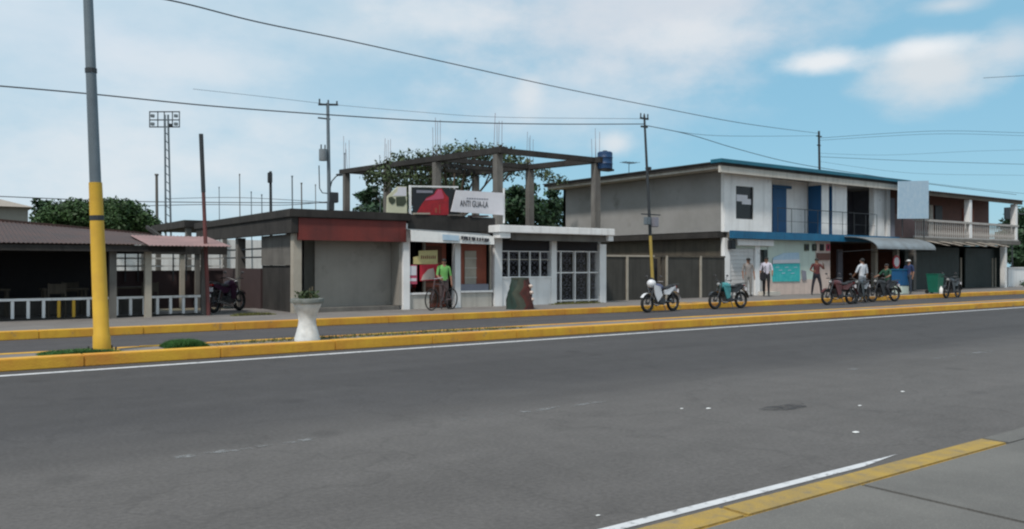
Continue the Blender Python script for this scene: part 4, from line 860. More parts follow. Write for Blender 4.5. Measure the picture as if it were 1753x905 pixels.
for k in range(18):
    x = Xat(1600, 22.4) + k * .48; z = 2.74 - .05 * (k % 3) + rnd.uniform(-.02, .02); g.add([(x, 22.25, z), (x + .46, 22.25, z + rnd.uniform(-.03, .03)), (x + .46, 22.95, z + .16), (x, 22.95, z + .14), (x, 22.25, z - .02), (x + .46, 22.25, z - .02), (x + .46, 22.95, z + .13), (x, 22.95, z + .12)], [(0, 1, 2, 3), (7, 6, 5, 4), (0, 4, 5, 1)])
g.build('eaves_sheeting', 'tile', b3)
t = thing('blank_billboard', 'blank pale blue-grey billboard in front of the far balcony', 'billboard', (Xat(1565, 22.7), 22.7, 3.1)); mb = MB(); face_prism(mb, [(1539, 310), (1590, 309), (1590, 374), (1538, 374)], 22.7, .06); mb.build('panel', 'paleblue', t)
for px in (1546, 1583): x = Xat(px, 22.8); MB().tube([(x, 22.84, 3.05), (x, 22.84, 5.9)], .03, 8).build('support', 'dark_steel', t)
xw = ex + 1; t = thing('end_wall', 'low white wall at the far right end of the street', 'wall', (60, 24, .15)); MB().box(xw, 85, 24, 24.2, .1, 1.35).build('wall_face', 'whitep2', t); MB().box(xw - .02, 85, 23.95, 24.25, 1.351, 1.42).build('coping', 'whitep', t)
t = thing('dark_signboard', 'black signboard on a horizontal pole past the far balcony building', 'sign', (Xat(1730, 25), 25, 0)); mb = MB(); face_prism(mb, [(1721, 355), (1739, 354), (1739, 376), (1721, 374)], 25, .08); mb.build('panel', 'signblack', t); MB().tube([P(1739, 366, 25.1), P(1790, 366, 25.1)], .05, 6).build('arm', 'dark_steel', t)
q = P(1733, 376, 25.2); MB().tube([(q.x, 25.2, 0), (q.x, 25.2, q.z)], .05, 6).build('post', 'dark_steel', t)
t = thing('grey_hall', 'pale grey roofed hall rising behind the pavilion at the far left', 'building', (-2, 60, 0))
xh0, xh1 = -14, Xat(48, 60); MB().box(xh0, xh1, 60, 72, 0, 5.2).build('walls', 'hill', t)
MB().add([(xh0, 59.5, 5.2), (xh1 + .3, 59.5, 5.2), (xh1 + .3, 72.5, 5.2), (xh0, 72.5, 5.2), (xh0, 66, 6.4), (xh1 - 2.5, 66, 6.4)], [(0, 1, 5, 4), (1, 2, 5), (2, 3, 4, 5), (3, 0, 4), (3, 2, 1, 0)]).build('roof', 'tile', t)

# ============================================================ POLES AND WIRES
def box_on(mbp, c, s, name, m, parent): return MB().rbox(c[0] - s[0] / 2, c[0] + s[0] / 2, c[1] - s[1] / 2, c[1] + s[1] / 2, c[2] - s[2] / 2, c[2] + s[2] / 2, .02).build(name, m, parent)
# transformer pole behind the shed
b = P(566, 455, 30); b.z = 0; tp = P(561, 176, 30); u1 = thing('utility_pole', 'utility pole with a transformer standing behind the flat roofed shed', 'pole', b)
MB().tube([b, tp], [.09, .06], 10).build('shaft', 'steel', u1, smooth=True)
MB().bar(tp + Vector((-.38, 0, -.1)), tp + Vector((.42, 0, -.02)), .07).build('crossarm', 'dark_steel', u1)
MB().bar(tp + Vector((-.4, 0, -.62)), tp + Vector((.1, 0, -.62)), .05).build('crossarm', 'dark_steel', u1)
for dx in (-.34, .02, .38): MB().tube([tp + Vector((dx, 0, -.05)), tp + Vector((dx, 0, .12))], .03, 6).build('insulator', 'dark_steel', u1)
c = P(553, 265, 30); tr = MB().tube([c + Vector((0, 0, -.22)), c + Vector((0, 0, .22))], .16, 12).build('transformer', 'tingrey', u1, smooth=True)
for dx in (-.08, .08): sub(MB().tube([c + Vector((dx, 0, .22)), c + Vector((dx, 0, .40))], .025, 6), 'bushing', 'dark_steel', tr)
MB().tube([P(546, 283, 30), P(547, 322, 30), P(552, 330, 30), P(563, 331, 30)], .02, 6).build('conduit', 'dark_steel', u1)
box_on(None, P(570, 338, 30), (.35, .3, .4), 'meter_box', 'dark_steel', u1); box_on(None, P(566, 352, 30), (.2, .3, .35), 'meter_box', 'dark_steel', u1)
pts = [P(565, 322, 30), P(568, 310, 30), P(575, 302, 30), P(582, 298, 30)]; MB().tube(pts, .025, 6).build('lamp_arm', 'dark_steel', u1); MB().ball(P(581, 299, 30), (.16, .08, .05), 8).build('lamp_head', 'dark_steel', u1)
# street pole by the lot wall
b = Vector((Xat(1119, 21.3), 21.3, .15)); tp = P(1103, 197, 21.3); u2 = thing('utility_pole', 'leaning utility pole with a yellow foot in front of the grey yard wall', 'pole', b)
m_ = b.lerp(tp, .36); MB().tube([b, m_], [.065, .058], 10).build('painted_foot', 'muted_yellow', u2, smooth=True); MB().tube([m_, tp], [.06, .038], 10).build('shaft', 'dark_steel', u2, smooth=True)
for z, w in ((-.12, .2), (-.42, .16)): MB().bar(tp + Vector((-w, 0, z)), tp + Vector((w, 0, z)), .06).build('crossarm', 'dark_steel', u2)
for dx in (-.18, 0, .18): MB().tube([tp + Vector((dx, 0, -.12)), tp + Vector((dx, 0, .06))], .025, 6).build('insulator', 'dark_steel', u2)
box_on(None, P(1108, 378, 21.25), (.2, .2, .28), 'meter_box', 'steel', u2); box_on(None, P(1121, 380, 21.25), (.22, .22, .36), 'meter_box', 'inkgrey', u2); MB().bar(P(1098, 366, 21.3), P(1130, 368, 21.3), .04).build('bracket', 'dark_steel', u2)
box_on(None, P(1110, 288, 21.3), (.16, .2, .1), 'clamp', 'dark_steel', u2)
# thin pole behind the house
b = P(1406, 455, 37); b.z = 0; tp = P(1402, 224, 37); u3 = thing('utility_pole', 'thin utility pole rising behind the white and blue house', 'pole', b); MB().tube([b, tp], [.12, .08], 8).build('shaft', 'dark_steel', u3)
MB().bar(tp + Vector((-.3, 0, -.4)), tp + Vector((.35, 0, -.4)), .08).build('crossarm', 'dark_steel', u3); MB().bar(tp + Vector((-.2, 0, -1.1)), tp + Vector((.2, 0, -1.1)), .08).build('crossarm', 'dark_steel', u3)
# flood light tower
Yt = 52; t = thing('floodlight_tower', 'tall floodlight mast with a rectangular lamp frame behind the pavilion', 'mast', (Xat(288, Yt), Yt, 0))
lg = MB(); 
for (a0, a1) in ((282, 284.5), (287.5, 295)): b = P(a1, 455, Yt); b.z = 0; lg.tube([b, P(a0, 196, Yt)], .06, 6)
lg.build('legs', 'steel', t)
lc = MB()
for k in range(12):
    y0 = 225 + k * 14; lc.bar(P(282.2 + k * .1, y0, Yt), P(288 + k * .5, y0 + 7, Yt), .04)
lc.build('lattice', 'steel', t, kind='stuff')
fm = MB()
for y in (191, 205, 217): fm.bar(P(256, y, Yt), P(307, y, Yt), .06)
for a in (256, 270, 281, 295, 307): fm.bar(P(a, 190, Yt), P(a, 218, Yt), .05)
fm.build('lamp_frame', 'dark_steel', t)
for a, y in ((259, 198), (299, 198), (259, 212), (299, 212), (290, 214)): box_on(None, P(a + 2, y, Yt - .1), (.22, .15, .18), 'floodlight', 'tingrey' if a != 290 else 'dark_steel', t)
for (px, y0, Y, r, m, lb) in ((268, 300, 48, .09, 'conc', 'short grey post left of the floodlight mast'), (463, 293, 35, .075, 'dark_steel', 'short black post above the shed roof'), (410, 300, 42, .03, 'conc', 'thin faint rod above the left end of the shed roof'), (500, 303, 42, .045, 'steel', 'thin grey mast between the black post and the transformer pole'), (516, 315, 42, .045, 'conc', 'pale stub mast next to the thin grey mast'), (590, 264, 40, .03, 'steel', 'thin mast just left of the concrete frame'), (540, 318, 38, .025, 'conc', 'thin rod between the pale stub mast and the transformer pole'), (650, 268, 40, .02, 'steel', 'hair-thin rod over the left part of the concrete frame'), (375, 322, 44, .025, 'steel', 'thin rod just right of the dark red pole'), (448, 335, 40, .03, 'steel', 'small stick mast left of the black post'), (430, 330, 44, .03, 'steel', 'slender stick above the shed between rod and black post')):
    b = P(px + 2, 455, Y); b.z = 0; t = thing('post', lb, 'post', b); MB().tube([b, P(px, y0, Y)], [r, r * .8], 8).build('shaft', m, t)
    if px == 463: box_on(None, P(px - 1, 304, Y - .05), (.18, .15, .45), 'box', 'dark_steel', t)
    else: MB().lathe([(r * 1.2, 0), (r * 1.2, .08)], P(px, y0, Y), 8).build('cap', m, t)

def wire(label, pts, r=.013, sag=0):
    q = [P(*p) for p in pts]; 
    if len(q) == 2:
        a, b = q; n = 24; q = [a.lerp(b, i / n) - Vector((0, 0, sag * 4 * (i / n) * (1 - i / n))) for i in range(n + 1)]
    else:   # smooth through the points
        out_ = []
        for i in range(len(q) - 1):
            p0_, p1_, p2_, p3_ = q[max(i - 1, 0)], q[i], q[i + 1], q[min(i + 2, len(q) - 1)]
            for k in range(8):
                t_ = k / 8; out_.append(.5 * ((2 * p1_) + (-p0_ + p2_) * t_ + (2 * p0_ - 5 * p1_ + 4 * p2_ - p3_) * t_ ** 2 + (-p0_ + 3 * p1_ - 3 * p2_ + p3_) * t_ ** 3))
        q = out_ + [q[-1]]
    o = MB().tube(q, r, 5).build('power_line', 'wire', org=q[0]); tag(o, label, 'wire', 'overhead lines'); return o
wire('upper power line sagging from top left down to the house roof', [(100, -30, 14.4), (290, 0, 15.2), (440, 37, 16), (600, 70, 17.2), (780, 110, 18.6), (960, 150, 20.3), (1120, 182, 22), (1280, 212, 25), (1402, 228, 37)], .014)
wire('dark power line crossing from the far left to the leaning pole', [(-120, 138, 20.8), (0, 147, 20.8), (160, 161, 20.9), (360, 181, 21), (560, 196, 21.1), (760, 208, 21.2), (930, 212, 21.25), (1103, 212, 21.3)], .016)
wire('line running from the leaning pole down along the teal roof edge', [(1103, 214, 21.3), (1180, 230, 21.6), (1260, 254, 22.3), (1350, 277, 22.6), (1450, 294, 22.8), (1600, 316, 22.9), (1740, 333, 22.9)], .014)
wire('short dark line at the right edge below the big cloud', [(1684, 133, 20), (1753, 129, 20), (1850, 122, 20)], .012)
wire('upper of the paired lines at right above the far building', [(1402, 236, 37), (1600, 224, 34), (1753, 227, 31), (1900, 230, 30)], .014); wire('lower of the paired lines at right above the far building', [(1402, 240, 37), (1600, 229, 34), (1753, 232, 31), (1900, 236, 30)], .012)
wire('line at right over the blank billboard', [(1402, 268, 37), (1560, 275, 34), (1753, 281, 31), (1900, 286, 30)], .016)
wire('lowest line at right ending over the brown tin roof', [(1402, 290, 37), (1630, 318, 30), (1753, 331, 28), (1900, 345, 27)], .012)
wire('thin low line behind the pavilion tree, upper one', [(-60, 334, 52), (0, 336, 52), (250, 345, 52), (560, 347, 52)], .025); wire('thin low line behind the shed, lower one', [(250, 352, 50), (350, 350, 50), (480, 351, 50), (566, 345, 30)], .02)
wire('faint line from the transformer pole toward the leaning pole', [(561, 178, 30), (700, 190, 28), (850, 200, 26), (1103, 203, 21.3)], .007); wire('faint line left of the transformer pole', [(330, 152, 31), (450, 165, 30.5), (561, 178, 30)], .007)
wire('faint line above the house roof between the two poles', [(1103, 214, 21.3), (1230, 232, 27), (1402, 232, 37)], .010)

wire('faint line over the house roof right of the thin pole', [(1402, 262, 37), (1520, 265, 36), (1680, 258, 33), (1800, 256, 32)], .009); wire('faint lower line over the far building', [(1402, 276, 37), (1560, 296, 34), (1753, 300, 30), (1900, 304, 29)], .009)
wire('line along the tops of the posts over the shed', [(285, 340, 51), (410, 338, 46), (560, 346, 44)], .015)
q = P(1418, 292, 26); t = thing('roof_tank', 'small white box tank on the teal edged house roof', 'tank', (q.x, 26, 5.98)); MB().rbox(q.x - .3, q.x + .3, 25.8, 26.3, 5.98, 6.42, .04).build('body', 'whitep2', t)
q = P(1436, 292, 26); t = thing('roof_sheet_pile', 'pile of reddish sheets on the house roof beside the small tank', 'sheets', (q.x, 26, 5.98)); MB().rbox(q.x - .35, q.x + .45, 25.7, 26.3, 5.98, 6.25, .02).build('sheets', 'redroom', t)

# ============================================================ TREES
def tree(name, label, base_, clumps, leaf, nleaf=420, size=.2, trunk_r=.22, group=None, cat='tree'):
    b = Vector(base_); t = thing(name, label, cat, b, group=group)
    top = sum((Vector(c[:3]) for c in clumps), Vector()) / len(clumps); fork = b.lerp(Vector((top.x, top.y, min(c[2] for c in clumps))), .75)
    tr = MB(); tr.tube([b, b.lerp(fork, .5) + Vector((.1, .05, 0)), fork], [trunk_r, trunk_r * .8, trunk_r * .65], 10)
    for c in clumps[:14]: c3 = Vector(c[:3]); mid_ = fork.lerp(c3, .5) + Vector((rnd.gauss(0, .2), rnd.gauss(0, .2), .1)); tr.tube([fork, mid_, c3], [trunk_r * .4, trunk_r * .22, .03], 6)
    tr.build('trunk', 'bark', t, smooth=True)
    g = np.random.default_rng(int(abs(b.x * 13 + b.y * 7)) + 1); V = []; 
    for (x, y, z, r) in [c[:4] for c in clumps]:
        k = int(nleaf * (r ** 1.6)); d = g.normal(size=(k, 3)); d /= np.linalg.norm(d, axis=1)[:, None]; rad = r * g.uniform(.25, 1.08, k) ** .6
        bump_ = 1 + .22 * np.sin(d[:, 0] * 5 + x) * np.cos(d[:, 1] * 6 + z); ctr = np.array((x, y, z)) + d * (rad * bump_)[:, None] * np.array((1, 1, .68))
        nrm = d * .6 + g.normal(size=(k, 3)) * .6 + np.array((0, 0, .35)); nrm /= np.linalg.norm(nrm, axis=1)[:, None]
        a = np.cross(nrm, g.normal(size=(k, 3))); a /= np.linalg.norm(a, axis=1)[:, None]; bb = np.cross(nrm, a); s = size * g.uniform(.5, 1.2, k)[:, None]
        V.append(np.stack([ctr - a * s, ctr - bb * s * .5, ctr + a * s, ctr + bb * s * .5], 1).reshape(-1, 3))
    V = np.concatenate(V) - np.array(b); n = len(V) // 4
    me = bpy.data.meshes.new('crown'); me.vertices.add(len(V)); me.vertices.foreach_set('co', V.ravel()); me.loops.add(4 * n); me.loops.foreach_set('vertex_index', np.arange(4 * n)); me.polygons.add(n); me.polygons.foreach_set('loop_start', np.arange(n) * 4); me.polygons.foreach_set('loop_total', np.full(n, 4)); me.update(calc_edges=True); me.materials.append(M[leaf])
    o = bpy.data.objects.new('crown', me); C.objects.link(o); o.parent = t; return t
def cl(px, py, Y, r, dy=0): q = P(px, py, Y); return (q.x, Y + dy, q.z, r)
# green mass behind the pavilion
c_ = [cl(x, y - 4, 46 + rnd.uniform(-1, 1), r) for x, y, r in ((80, 378, .7), (100, 366, .8), (120, 375, 1), (130, 360, .7), (148, 372, 1), (168, 362, .8), (110, 390, 1), (140, 392, 1.1), (165, 388, 1))]
tree('bushy_tree', 'round green tree behind the brown roof left of the lamp post', (Xat(125, 46), 46, 0), c_, 'leaf2', 1500, .11)
c_ = [cl(x, y - 3, 45 + rnd.uniform(-1, 1), r) for x, y, r in ((185, 360, .8), (200, 366, 1), (218, 362, .75), (232, 374, .9), (248, 382, .7), (262, 392, .6), (190, 385, 1), (215, 388, 1), (240, 394, .8))]
tree('bushy_tree', 'round green tree behind the brown roof right of the lamp post', (Xat(215, 45), 45, 0), c_, 'leaf2', 1500, .11)
c_ = [cl(x, y, 50, r) for x, y, r in ((62, 344, .28), (70, 350, .3), (78, 346, .2), (68, 358, .35))]
tree('small_tree', 'thin dark treetop poking up over the left green tree', (Xat(68, 50), 50, 0), c_, 'leaf', 500, .14, .1)
# trees seen through the concrete frame
c_ = [cl(x, y + 3, 32 + rnd.uniform(-2.5, 2.5), r) for x, y, r in ((655, 292, .6), (675, 283, .75), (690, 275, .8), (708, 285, .8), (722, 272, .8), (742, 276, .8), (760, 264, .7), (780, 258, .8), (800, 262, .8), (818, 256, .75), (835, 262, .8), (852, 262, .8), (870, 268, .8), (888, 276, .7), (700, 305, .7), (725, 308, .6), (668, 308, .6), (750, 300, .6), (940, 300, .5), (960, 305, .4), (635, 300, .4), (775, 288, .7), (800, 298, .5), (815, 285, .6), (840, 290, .55), (650, 304, .5), (860, 292, .7), (905, 288, .7), (930, 292, .5), (690, 320, .6), (715, 322, .5), (745, 318, .5), (770, 312, .5))]
tree('spreading_tree', 'wide dark spreading tree filling the top of the concrete frame', (Xat(765, 34), 34, 0), c_, 'leaf3', 400, .10, .2)
c_ = [cl(x, y, 43 + rnd.uniform(-2, 2), r) for x, y, r in ((622, 335, .5), (636, 326, .45), (640, 345, .9), (655, 360, 1.1), (675, 350, .9), (650, 380, 1.2), (690, 372, 1.2), (628, 365, .8), (700, 340, .8), (712, 325, .9), (735, 330, .8), (760, 322, .9), (785, 318, .6))]
tree('dark_tree', 'dark low tree behind the cream roof board', (Xat(670, 43), 43, 0), c_, 'leaf', 420, .18, .2)
c_ = [cl(x, y, 42 + rnd.uniform(-2, 2), r) for x, y, r in ((880, 350, 1), (900, 340, .8), (915, 358, 1.1), (895, 372, 1.2), (935, 365, 1.1), (948, 350, .7), (955, 376, 1.1), (925, 380, 1.2), (870, 372, 1), (885, 325, .5), (910, 322, .5), (870, 335, .7), (945, 330, .5), (960, 350, .9), (900, 355, 1.2))]
tree('dark_tree', 'leafy tree between the white shop canopy and the grey side wall', (Xat(910, 42), 42, 0), c_, 'leaf', 420, .18, .2)
c_ = [cl(x, y, 30 + rnd.uniform(-2, 2), r) for x, y, r in ((1738, 385, 1.2), (1750, 378, 1.3), (1765, 370, 1.4), (1735, 410, 1.2), (1750, 405, 1.5), (1740, 435, 1.3), (1765, 430, 1.6), (1755, 450, 1.2), (1780, 400, 1.6))]
tree('dark_tree', 'dark tree beyond the far building above the low white wall', (Xat(1750, 30), 30, 0), c_, 'leaf', 400, .24, .25)
# bush on the near end of the concrete frame roof
q = Vector((Xat(1727, 24.6), 23.5, .15)); tree('small_shrub', 'small shrub at the foot of the low white wall', q, [(q.x, q.y, .4, .35), (q.x + .5, q.y, .35, .3), (q.x - .4, q.y, .3, .25)], 'leaf', 900, .07, .04, cat='shrub')

# ============================================================ MOTORCYCLES
def cmat(name, c, rough=.3): return mat(name, c, tuple(v * .7 for v in c), rough=rough, scale=2, amt=.3, bump=0, spec=.5)
def motorcycle(label, x, y, z, rz, body, tankm, faired=False, box=False, s=1.0):
    t = thing('motorcycle', label, 'motorcycle', (x, y, z), rz, group='motorcycles parked along the far kerb', local=True); t.scale = (s, s, s)
    for wx_ in (.66, -.62):
        w = MB(); w.ring((wx_, 0, .30), .255, .048, n=28, k=8); wo = w.build('wheel', 'rubber', t, smooth=True)
        r = MB(); r.ring((wx_, 0, .30), .205, .014, n=24, k=6)
        for k in range(10): a = k * math.pi / 5; r.tube([(wx_ + .03 * math.cos(a), 0, .3 + .03 * math.sin(a)), (wx_ + .2 * math.cos(a), 0, .3 + .2 * math.sin(a))], .006, 4)
        r.tube([(wx_, -.05, .3), (wx_, .05, .3)], .04, 10); o = r.build('rim', 'engine', t); o.parent = wo
    f = MB()
    for sy in (-.07, .07): f.tube([(.66, sy, .30), (.44, sy, .78), (.40, sy, .90)], .022, 6)
    f.build('fork', 'engine', t, smooth=True)
    f = MB(); f.tube([(.42, 0, .78), (.1, 0, .66), (-.25, 0, .62), (-.7, 0, .70)], .025, 6); f.tube([(.42, 0, .74), (.28, 0, .30), (-.1, 0, .24), (-.22, 0, .6)], .022, 6)
    for sy in (-.09, .09): f.tube([(-.12, sy, .34), (-.62, sy, .30)], .02, 6); f.tube([(-.56, sy, .34), (-.45, sy, .66)], .026, 6)
    f.build('frame', 'engine', t)
    e_ = MB(); e_.rbox(-.12, .22, -.12, .12, .26, .46, .03); e_.tube([(.14, 0, .44), (.2, 0, .62)], .085, 10)
    for k in range(4): e_.tube([(.14 + k * .016, 0, .46 + k * .04), (.143 + k * .016, 0, .475 + k * .04)], .11, 10)
    e_.build('engine', 'engine', t)
    tk = MB(); tk.ball((.17, 0, .80), (.27, .13, .13), 14); tk.build('fuel_tank', tankm, t, smooth=True)
    st_ = MB(); st_.ball((-.22, 0, .77), (.30, .12, .06), 12); st_.ball((-.5, 0, .82), (.2, .10, .055), 12); st_.build('seat', 'seat', t, smooth=True)
    sp = MB()
    for sy in (-1, 1): sp.add([(-.02, sy * .12, .70), (-.66, sy * .09, .84), (-.72, sy * .06, .76), (-.30, sy * .12, .56), (-.05, sy * .12, .58), (-.02, sy * .09, .70), (-.66, sy * .06, .84), (-.72, sy * .04, .76), (-.30, sy * .09, .56), (-.05, sy * .09, .58)], [(0, 1, 2, 3, 4), (9, 8, 7, 6, 5), (0, 5, 6, 1), (1, 6, 7, 2), (2, 7, 8, 3), (3, 8, 9, 4)])
    sp.build('side_panel', body, t)
    fd = MB()
    for k in range(7):
        a0 = R(35 + k * 18); a1 = R(35 + (k + 1) * 18); fd.add([(.66 + .33 * math.cos(a), sy, .30 + .33 * math.sin(a)) for a in (a0, a1) for sy in (-.06, .06)], [(0, 1, 3, 2)])
        a0 = R(60 + k * 16); a1 = R(60 + (k + 1) * 16); fd.add([(-.62 + .35 * math.cos(a), sy, .32 + .35 * math.sin(a)) for a in (a0, a1) for sy in (-.07, .07)], [(0, 1, 3, 2)])
    fd.build('mudguard', body, t, kind='stuff')
    hb = MB(); hb.tube([(.28, -.34, .99), (.36, -.2, 1.0), (.40, 0, .93), (.36, .2, 1.0), (.28, .34, .99)], .013, 6); hbo = hb.build('handlebar', 'engine', t)
    for sy in (-1, 1):
        g_ = MB().tube([(.30, sy * .25, .995), (.26, sy * .37, .985)], .02, 6).build('grip', 'rubber', t); g_.parent = hbo
        m3 = MB(); m3.tube([(.33, sy * .2, 1.0), (.36, sy * .27, 1.14)], .007, 5); m3.ball((.36, sy * .29, 1.16), (.015, .06, .035), 8); o = m3.build('mirror', 'engine', t); o.parent = hbo
    hl = MB(); hl.ball((.49, 0, .86), (.055, .065, .065), 12); hl.build('headlight', 'lamp', t, smooth=True)
    if faired:
        fr_ = MB(); fr_.ball((.46, 0, .93), (.16, .15, .14), 12); 
        for sy in (-1, 1): fr_.add([(.50, sy * .14, .90), (.20, sy * .16, .84), (.10, sy * .17, .55), (.30, sy * .15, .34), (.42, sy * .14, .55), (.50, sy * .11, .90), (.20, sy * .13, .84), (.10, sy * .14, .55), (.30, sy * .12, .34), (.42, sy * .11, .55)], [(0, 1, 2, 3, 4), (9, 8, 7, 6, 5), (0, 5, 6, 1), (1, 6, 7, 2), (2, 7, 8, 3), (3, 8, 9, 4)])
        fr_.build('fairing', body, t, smooth=True); ws = MB(); ws.ball((.44, 0, 1.04), (.05, .09, .09), 10); ws.build('windscreen', 'glass', t, smooth=True)
    else:
        ls = MB()
        for sy in (-1, 1): ls.add([(.36, sy * .13, .78), (.02, sy * .14, .74), (.06, sy * .15, .40), (.22, sy * .15, .36), (.36, sy * .10, .78), (.02, sy * .11, .74), (.06, sy * .12, .40), (.22, sy * .12, .36)], [(0, 1, 2, 3), (7, 6, 5, 4), (0, 4, 5, 1), (1, 5, 6, 2), (2, 6, 7, 3), (3, 7, 4, 0)])
        ls.build('leg_shield', tankm, t)
    ex_ = MB(); ex_.tube([(.2, -.1, .46), (.3, -.12, .3), (.1, -.13, .2), (-.2, -.14, .24)], .02, 6); ex_.tube([(-.2, -.15, .25), (-.72, -.16, .36)], [.035, .05], 8); ex_.build('exhaust', 'chrome', t, smooth=True)
    MB().rbox(-.78, -.70, -.05, .05, .78, .84, .01).build('tail_light', 'tail', t); MB().box(-.82, -.80, -.09, .09, .62, .74).build('number_plate', 'signwhite', t)
    rk = MB(); 
    for sy in (-.08, .08): rk.tube([(-.5, sy, .87), (-.86, sy, .90)], .01, 5)
    rk.tube([(-.7, -.08, .885), (-.7, .08, .885)], .01, 5); rk.tube([(-.86, -.08, .9), (-.86, .08, .9)], .01, 5); rk.build('rack', 'engine', t)
    MB().tube([(-.02, .1, .26), (.02, .26, 0)], .014, 6).build('kickstand', 'engine', t); return t
cmat('bike_white', (.62, .62, .64)); cmat('bike_teal', (.05, .24, .25)); cmat('bike_red', (.085, .02, .02)); cmat('bike_black', (.02, .02, .022)); cmat('bike_purple', (.035, .010, .03)); cmat('bike_grey', (.30, .30, .32)); cmat('bike_navy', (.06, .06, .12))
for k in ('white', 'teal', 'red', 'black', 'purple', 'grey', 'navy'): M['b' + k] = _m['bike_' + k]
def at(px, Y): return Xat(px, Y), Y
VA = math.atan2(FY, FX)
x, y = at(1131, 18.75); motorcycle('white faired motorcycle parked at the kerb in front of the leaning pole', x, y, 0, VA + R(90 + 40), 'bwhite', 'bnavy', True)
x, y = at(1247, 18.75); motorcycle('teal and black motorcycle parked alone before the grey wall end', x, y, 0, math.pi - R(4), 'bblack', 'bteal')
x, y = at(1437, 18.2); motorcycle('dark red motorcycle, leftmost of the group near the brown shop', x, y, 0, math.pi - R(8), 'bred', 'bred', s=1.03)
x, y = at(1474, 18.5); motorcycle('grey motorcycle in the middle of the group beside the man in pale shirt', x, y, 0, math.pi + R(12), 'bgrey', 'bblack')
x, y = at(1513, 18.6); motorcycle('black motorcycle under the rider in dark green', x, y, 0, math.pi - R(12), 'bblack', 'bblack')
x, y = at(1630, 18.9); motorcycle('black motorcycle parked alone right of the green bin', x, y, 0, math.pi + R(4), 'bblack', 'bblack')
motorcycle('purplish motorcycle parked in the shade between balustrade and shed', Xat(388, 24.4), 24.4, .15, R(40), 'bpurple', 'bpurple')
t = poster('poly_bag', 'x', 'bag', [(0, 0), (1, 0), (1, 1)], 20, 'signwhite') if 0 else None

# bicycle by the small shop
bp = Vector((Xat(756, 21.6), 21.6, .15)); bk = thing('bicycle', 'dusty bicycle leaning before the small shop next to the person in lime shirt', 'bicycle', bp, VA + R(148), local=True)
for wx_ in (-.5, .5):
    w = MB(); w.ring((wx_, 0, .33), .31, .02, n=28, k=6); wo = w.build('wheel', 'rubber', bk); r = MB()
    for k in range(12): a = k * math.pi / 6; r.tube([(wx_, 0, .33), (wx_ + .3 * math.cos(a), 0, .33 + .3 * math.sin(a))], .003, 3)
    o = r.build('spokes', 'chrome', bk); o.parent = wo
f = MB(); 
for a, b_ in (((-.5, 0, .33), (-.05, 0, .28)), ((-.05, 0, .28), (-.18, 0, .82)), ((-.16, 0, .76), (.36, 0, .80)), ((-.05, 0, .28), (.38, 0, .72)), ((-.5, 0, .33), (-.16, 0, .74)), ((.5, 0, .33), (.35, 0, .92))): f.tube([a, b_], .02, 6)
f.build('frame', cmat('bike_brown', (.10, .06, .06)), bk); MB().ball((-.19, 0, .87), (.13, .07, .03), 8).build('saddle', 'seat', bk, smooth=True)
MB().tube([(.28, -.27, 1.0), (.37, 0, .95), (.28, .27, 1.0)], .014, 6).build('handlebar', 'chrome', bk); MB().ring((-.05, .03, .28), .09, .012, n=16, k=4).build('chainring', 'engine', bk)

